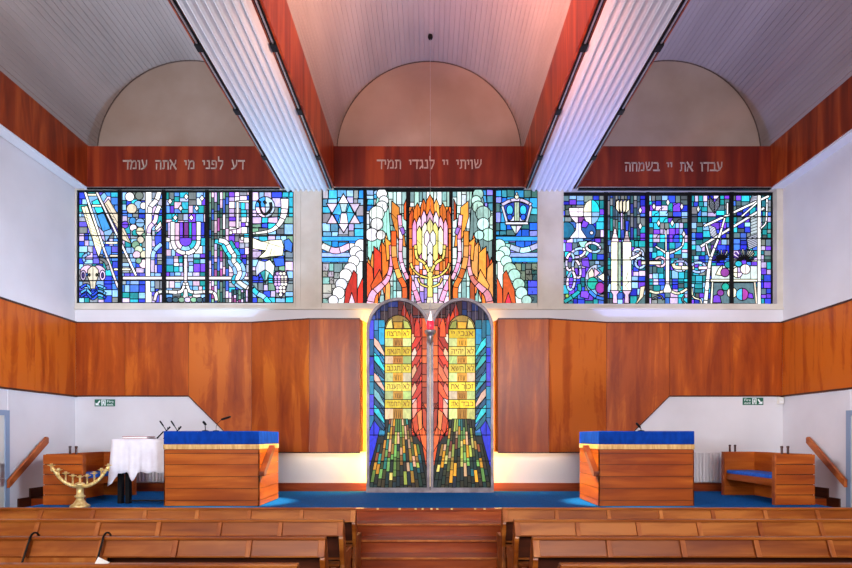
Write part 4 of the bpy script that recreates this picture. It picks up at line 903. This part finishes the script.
bx(wx(126, 8.6), wx(151, 8.6), 8.5, 8.75, TZ + .014, TZ + .02).build('cover', M['book_red'], bk); bx(wx(126.6, 8.6), wx(150, 8.6), 8.505, 8.745, TZ + .02, TZ + .04).build('pages', M['page'], bk)
bx(wx(125.6, 8.6), wx(150.5, 8.6), 8.5, 8.75, TZ + .04, TZ + .048).build('cover', M['book_red'], bk)

# microphones on the desks
def mic(name, base, pts, head, label, r=.007, hr=.016):
    t = thing(name, base, label, 'microphone')
    MB().lathe([(.05, 0), (.05, .012), (.02, .02)], *base, 16).build('base', M['black'], t)
    MB().tube([base] + pts, r, 8).build('gooseneck', M['black'], t)
    MB().tube(head, [hr * .8, hr, hr, hr * .7], 10).build('capsule', M['black'], t)
def pt(x, y, d): return (wx(x, d), d, wz(y, d))
ZD = 1.737
def H(a, b, d): return [pt(a[0] + (b[0]-a[0])*f, a[1] + (b[1]-a[1])*f, d) for f in (0, .2, .8, 1)]
mic('microphone', (wx(166.5, 8.9), 8.9, TZ+.012), [pt(166, 430, 8.9), pt(163, 425.5, 8.9)], H((163.4, 426), (159.8, 420.8), 8.9), 'black gooseneck microphone, leftmost, standing on the white cloth behind the desk', hr=.012)
mic('microphone', (wx(175.5, 8.9), 8.9, TZ+.012), [pt(177, 430, 8.9), pt(174, 425.5, 8.9)], H((174.4, 426), (171, 420.8), 8.9), 'black gooseneck microphone, second from left, standing on the white cloth', hr=.012)
mic('microphone', (wx(205.3, 8.8), 8.8, ZD), [pt(205.3, 428, 8.8), pt(205, 425.5, 8.8)], H((206, 425), (203, 421.4), 8.8), 'short upright black microphone near the middle of the left desk', hr=.02)
mic('microphone', (wx(216, 8.9), 8.9, ZD), [pt(216.2, 426.5, 8.9), pt(217.6, 423.4, 8.9), pt(221.6, 419.4, 8.9)], H((221.4, 419.6), (230.6, 416.6), 8.9), 'black gooseneck microphone bent right with long capsule against timber wall', r=.004, hr=.018)
mic('microphone', (wx(641, 8.7), 8.7, ZD), [pt(641, 428.6, 8.7), pt(639.5, 426.4, 8.7)], H((640.2, 427.4), (636.2, 422.8), 8.7), 'single black microphone on the right hand reading desk', hr=.018)
for xa, ya, d_, lb in ((170, 426.8, 8.75, 'left'), (181.0, 426.4, 8.75, 'right')):
    t = thing('clamp_stand', (wx(xa - 4, d_), d_, TZ + .01), 'small angled black clamp beside gooseneck microphone, %s one of two' % lb, 'clamp stand')
    bx_ = wx(xa - 4, d_); MB().lathe([(.03, 0), (.03, .01), (.01, .015)], bx_, d_, TZ + .011, 12).build('base', M['black'], t)
    MB().tube([(bx_, d_, TZ + .02), pt(xa - 4, 431.2, d_), pt(xa - 2, 429.4, d_), pt(xa, ya, d_)], [.007, .009, .009, .014], 8).build('arm', M['black'], t)
    MB().tube([pt(xa - 2.4, 429.2, d_), pt(xa - 2.2, 427.2, d_)], .007, 6).build('lever', M['black'], t)
t = thing('folded_stand', (wx(160, 8.7), 8.7, TZ), 'slanting black stand arm between the white cloth and blue velvet', 'stand')
MB().tube([pt(157, 438.3, 8.7), pt(163.5, 431.5, 8.7)], .011, 8).build('arm', M['black'], t)

# radiators
def radiator(x0, x1, label):
    r = thing('radiator', ((x0 + x1) / 2, D - .1, .83), label, 'radiator')
    m = MB().box(x0, x1, D - .10, D - .05, .83, 1.375); n = int((x1 - x0) / .06)
    for i in range(n):
        a = x0 + (x1 - x0) * (i + .5) / n; m.prism([(a - .020, D - .10), (a - .012, D - .135), (a + .012, D - .135), (a + .020, D - .10)], 'z', .845, 1.36)
    m.build('panel', M['radiator'], r)
    bx(x0 - .005, x1 + .005, D - .125, D - .04, 1.36, 1.38).build('top_grille', M['radiator'], r)
    for x in (x0 + .15, x1 - .15): bx(x - .015, x + .015, D - .06, D - .031, 1.0, 1.3).build('bracket', M['radiator'], r)
    for x in (x0 + .03, x1 - .03): MB().tube([(x, D - .075, .83), (x, D - .075, PZ)], .009, 6).build('pipe', M['radiator'], r)
radiator(4.45, 5.36, 'white panel radiator on wall between right desk and box seat'); radiator(-5.5, -4.4, 'white panel radiator on wall mostly behind the white cloth')

# signs, sensor
def sign(x0, x1, y0, y1, flip, label):
    a, b, z0, z1 = wx(x0, D), wx(x1, D), wz(y1, D), wz(y0, D); c = (z0 + z1) / 2; w = b - a; h = z1 - z0
    r = thing('exit_sign', ((a + b) / 2, D, z0), label, 'sign'); y = D - .012
    bx(a, b, D - .012, D, z0, z1).build('plate', M['sign_green'], r)
    U = (lambda u: a + w * u) if not flip else (lambda u: b - w * u)
    m = MB(); f = lambda pts: m.prism([(U(u), z0 + h * v) for u, v in pts], 'y', y - .003, y)
    f([(.05, .14), (.26, .14), (.18, .30), (.29, .72), (.24, .86), (.12, .40), (.05, .52)])                        # arrow
    f([(.34, .1), (.385, .1), (.385, .92), (.34, .92)]); f([(.50, .1), (.545, .1), (.545, .92), (.50, .92)]); f([(.34, .86), (.545, .86), (.545, .95), (.34, .95)])   # doorway
    f([(.42, .68), (.46, .68), (.46, .80), (.42, .80)]); f([(.40, .42), (.48, .40), (.47, .66), (.41, .66)]); f([(.395, .14), (.42, .14), (.45, .42), (.42, .42)]); f([(.47, .40), (.49, .26), (.45, .14), (.475, .12), (.52, .28)])
    m.build('pictogram', M['sign_white'], r)
    for k_, tx in enumerate(("Fire", "exit")):
        c_ = bpy.data.curves.new('t', 'FONT'); c_.body = tx; c_.extrude = .02
        o = bpy.data.objects.new('t', c_); COL.objects.link(o); me = bpy.data.meshes.new_from_object(o.evaluated_get(bpy.context.evaluated_depsgraph_get())); bpy.data.objects.remove(o)
        xs_ = [v.co.x for v in me.vertices]; xa, xb = sorted((U(.62), U(.93))); s = (xb - xa) / (max(xs_) - min(xs_)); zz = z0 + h * (.54 if k_ == 0 else .12); sy = h * .36 / .73
        for v in me.vertices: p = v.co.copy(); v.co = Vector((xa + (p.x - min(xs_)) * s, y - .0015 * (1 + p.z / .02), zz + p.y * sy)) - r.location
        me.materials.clear(); me.materials.append(M['sign_white']); o = bpy.data.objects.new('lettering', me); COL.objects.link(o); o.parent = r
sign(95, 115.2, 399.4, 406.4, False, 'green exit sign with arrow at its left end, on left of end wall'); sign(742.6, 763, 397.8, 405, True, 'green exit sign with arrow at its right end, on right of end wall')
dt = thing('motion_sensor', (6.40, D - .06, 2.24), 'small cream sensor box in the corner under the timber panelling', 'sensor')
bx(6.36, 6.455, D - .075, D - .0, 2.25, 2.375).build('housing', M['plastic'], dt, bevel=.01); bx(6.37, 6.445, D - .082, D - .07, 2.262, 2.30).build('lens', M['page'], dt)

# ================================================================ PEWS
def pew(s, label):
    """aisle end at s*0.827, running out to the side; local depth 0 is the top rail nearest the camera"""
    r = thing('pew', (0, 0, 0), label, 'pew', 'rows of wooden pews')
    xa, xe = s * .827, s * 5.75; a, b = sorted((xa, xe)); X = lambda u, w_: sorted((xa + s * u, xa + s * (u + w_)))
    bx(a, b, -.026, .035, .826, .85).build('top_rail', M['pew'], r, bevel=.006)
    # sloping book-rest back
    MB().prism([(.0, .825), (.025, .825), (-.025, .70), (-.05, .70)], 'x', a, b).build('back_panel', M['pew'], r)
    MB().prism([(-.057, .694), (-.02, .694), (-.02, .704), (-.057, .706)], 'x', a, b).build('lower_rail', M['pew'], r)
    u = 0.0; w0 = .042
    while u < 4.9:
        p, q = X(u, w0 if u else .055)
        MB().prism([(-.024, .826), (.01, .826), (-.04, .70), (-.078, .70)], 'x', p, q).build('stile', M['pew_stile'], r, bevel=.004); u += .588
    p, q = X(0, .045)
    MB().prism([(.0, .0), (.0, .03), (.04, .4), (-.04, .67), (.0, .83), (.05, .83), (.12, .62), (.16, .5), (.50, .49), (.55, .46), (.55, .40), (.50, .36), (.47, .05), (.49, .0)], 'x', p, q).build('bench_end', M['pew'], r, bevel=.006)
    p, q = X(4.878, .045)
    MB().prism([(.0, .0), (.0, .03), (.04, .4), (-.04, .67), (.0, .83), (.05, .83), (.12, .62), (.16, .5), (.50, .49), (.55, .46), (.55, .40), (.50, .36), (.47, .05), (.49, .0)], 'x', p, q).build('bench_end', M['pew'], r, bevel=.006)
    p, q = sorted((xa + s * .045, xe - s * .045))
    bx(p, q, .12, .52, .43, .46).build('seat', M['pew'], r, bevel=.006)
    MB().prism([(.10, .46), (.125, .46), (.075, .825), (.05, .825)], 'x', p, q).build('backrest', M['dark_wood'], r)
    bx(p, q, -.03, .11, .40, .42).build('book_shelf', M['pew'], r); bx(p, q, .42, .44, .30, .43).build('seat_rail', M['dark_wood'], r)
    return r
PD = (6.43, 5.52, 4.56, 3.59)
ORD = ('first row, nearest the platform steps', 'second row from the platform', 'third row from the platform', 'fourth row from the platform, cut off by the bottom of the picture')
lab = {-1: ('long wooden pew in the first row left of the aisle, nearest the brass candelabrum', 'long wooden pew in the second row left of the aisle', 'long wooden pew in third row left of the aisle with hooked sticks hanging', 'nearest long wooden pew left of the aisle, in the fourth row'),
       1: ('long wooden pew in the first row right of the aisle, nearest the platform', 'long wooden pew in the second row right of the aisle', 'long wooden pew in the third row right of the aisle', 'nearest long wooden pew right of the aisle, in the fourth row')}
for s in (-1, 1):
    p0 = pew(s, lab[s][0])
    for i in range(1, 4): copy_tree(p0, (0, PD[i], 0), lab[s][i])
    p0.location = (0, PD[0], 0)
p3 = next(o for o in bpy.data.objects if o.get('label') == lab[-1][2])
br = bx(-5.7, -2.56, -.05, -.03, .625, .694); brk = br.build('lower_board', M['pew_stile'], None, bevel=.004); brk.parent = p3
# hooked sticks and paper on the third row
def stick(x, label, lean):
    d = PD[2]; t = thing('walking_stick', (x, d - .37, .06), label, 'walking stick', 'hooked sticks on the third row')
    ys = lambda z: d - .036 - .44 * (.85 - z)
    hook = [(x, ys(.84), .84)] + [(x + .008 - .008 * math.cos(a), d - .036 + .08 * a / PI, .852 + .03 * math.sin(a)) for a in [PI * i / 8 for i in range(9)]] + [(x + .016, d + .046, .832)]
    shaft = [(x - lean, ys(.06), .06), (x - lean * .5, ys(.45), .45)]
    MB().tube(shaft + hook[:1], .008, 8).build('shaft', M['black'], t); MB().tube(hook, .008, 8).build('hook', M['black'], t, smooth=True)
stick(wx(28, 4.5) + .0, 'black hooked walking stick hanging on third pew, nearer the left wall', .03); stick(wx(101.5, 4.5), 'black hooked walking stick hanging on third pew, directly behind the small white card', .03)
z, xa, xb = .8505, wx(96.5, 3.6), wx(109.5, 3.6)
pp = MB().add([(xa, 3.582, z), (xb, 3.584, z), (xb, 3.60, z), (xa, 3.62, z), (xa, 3.582, z + .004), (xb, 3.584, z + .002), (xb, 3.60, z + .006), (xa, 3.62, z + .036)], [(3,2,1,0), (4,5,6,7), (0,1,5,4), (1,2,6,5), (2,3,7,6), (3,0,4,7)])
tag(pp.build('card', M['page']), 'small folded white card lying on the nearest left pew, below a hooked stick', 'card')
# ================================================================ LIGHT AND CAMERA
def area(name, loc, rot, sx, sy, power, col=(1, 1, 1)):
    l = bpy.data.lights.new(name, 'AREA'); l.shape = 'RECTANGLE'; l.size, l.size_y, l.energy, l.color = sx, sy, power, col
    o = bpy.data.objects.new(name, l); COL.objects.link(o); o.location = loc; o.rotation_euler = rot; return o
def aim(o, t): o.rotation_euler = (Vector(t) - o.location).to_track_quat('-Z', 'Y').to_euler(); return o
area('rear_fill', (0, Y0 + .1, 3.4), (PI / 2 - .22, 0, 0), 11, 4, 420, (.97, .97, .98)).data.spread = 1.15  # added fill from behind the camera; the rear wall has no window
for x, y, z, t, c, p, sp in ((-4.9, 1.6, 3.1, (-5.2, 4.5, 8), (.88, .91, 1.0), 330, 2.2), (4.6, 1.6, 3.1, (4.8, 4.5, 8), (.94, .88, .96), 190, 2.2),
                          (0, 3.6, 4.1, (0, 10.6, 7.7), (1.0, .26, .14), 4, .5),
                          (-.9, 3.9, 4.3, (1.6, 7.5, 7.9), (1.0, .42, .36), 75, .8), (.9, 3.9, 4.3, (-1.6, 7.5, 7.9), (1.0, .56, .44), 50, .8)):
    aim(area('vault_fill', (x, y, z), (0, 0, 0), .6 if abs(x) < 2 else 2.2, .6, p, c), t).data.spread = sp  # unseen added lights that brighten vaults and soffits; no pendants hang here
for x, c, p in ((-3.1, (.36, .62, 1.0), 80), (3.1, (.30, .40, 1.0), 80)):
    area('soffit_fill', (x, 9.3, 1.35), (PI, 0, 0), 2.6, .4, p, c).data.spread = 1.5  # added lights hidden behind the desks, blue cast on soffits and fascia
aim(area('side_wall_fill', (2.2, 1.8, 2.6), (0, 0, 0), 1.0, 1.0, 78, (.64, .78, 1.0)), (-6.6, 9.0, 3.3)).data.spread = .7  # pair of added out-of-view lights to brighten the side walls
aim(area('side_wall_fill', (-2.2, 1.8, 2.6), (0, 0, 0), 1.0, 1.0, 58, (.82, .87, 1.0)), (6.6, 9.0, 3.3)).data.spread = .7
for s, c in ((-1, (1.0, .88, .55)), (1, (1.0, .80, .50))):
    area('panel_cove_light', (s * 1.85, 10.24, 1.55), (.15, 0, 0), 1.2, .06, 4, c)
area('ark_glow', (-1.0, 10.27, 2.3), (PI / 2, 0, 1.35), .05, 2.9, 80, (1.0, .58, .08))
area('ark_glow', (1.01, 10.27, 2.3), (PI / 2, 0, -1.35), .05, 2.9, 60, (1.0, .46, .07))
for s in (-1, 1):       # spotlights of the ceiling track, each on the far desk
    l = bpy.data.lights.new('track_spotlight', 'SPOT'); l.energy = 7000; l.color = (1.0, .86, .55); l.spot_size = .25; l.spot_blend = .5; l.shadow_soft_size = .03
    o = bpy.data.objects.new('track_spotlight', l); COL.objects.link(o); o.location = (s * -1.80, 7.9, 6.1)
    o.rotation_euler = (Vector((s * 2.42, 8.62, 1.40)) - o.location).to_track_quat('-Z', 'Y').to_euler()
l = bpy.data.lights.new('blue_fill_spot', 'SPOT'); l.energy = 350; l.color = (.16, .22, 1.0); l.spot_size = .5; l.spot_blend = 1.0; l.shadow_soft_size = .1  # added blue light on the right fascia and lunette, no fitting there
o = bpy.data.objects.new('blue_fill_spot', l); COL.objects.link(o); o.location = (5.0, 3.0, 5.2); aim(o, (3.6, 10.4, 6.5))
w = bpy.data.worlds.new('World'); SC.world = w; w.use_nodes = True; w.node_tree.nodes['Background'].inputs['Color'].default_value = (.6, .7, 1, 1); w.node_tree.nodes['Background'].inputs['Strength'].default_value = .3
cam = bpy.data.cameras.new('camera'); cam.lens = 24.0; cam.sensor_width = 36.0; cam.sensor_fit = 'HORIZONTAL'
cam.shift_x = -(VX - 426) / 852; cam.shift_y = (VY - 284) / 852; cam.clip_start = .05
co = bpy.data.objects.new('camera', cam); COL.objects.link(co); co.location = (0, 0, EYE); co.rotation_euler = (PI / 2, 0, 0); SC.camera = co
SC.view_settings.view_transform = 'Standard'; SC.view_settings.look = 'None'; SC.view_settings.exposure = 0; SC.view_settings.gamma = 1; SC.view_settings.use_curve_mapping = False
SC.cycles.use_denoising = True
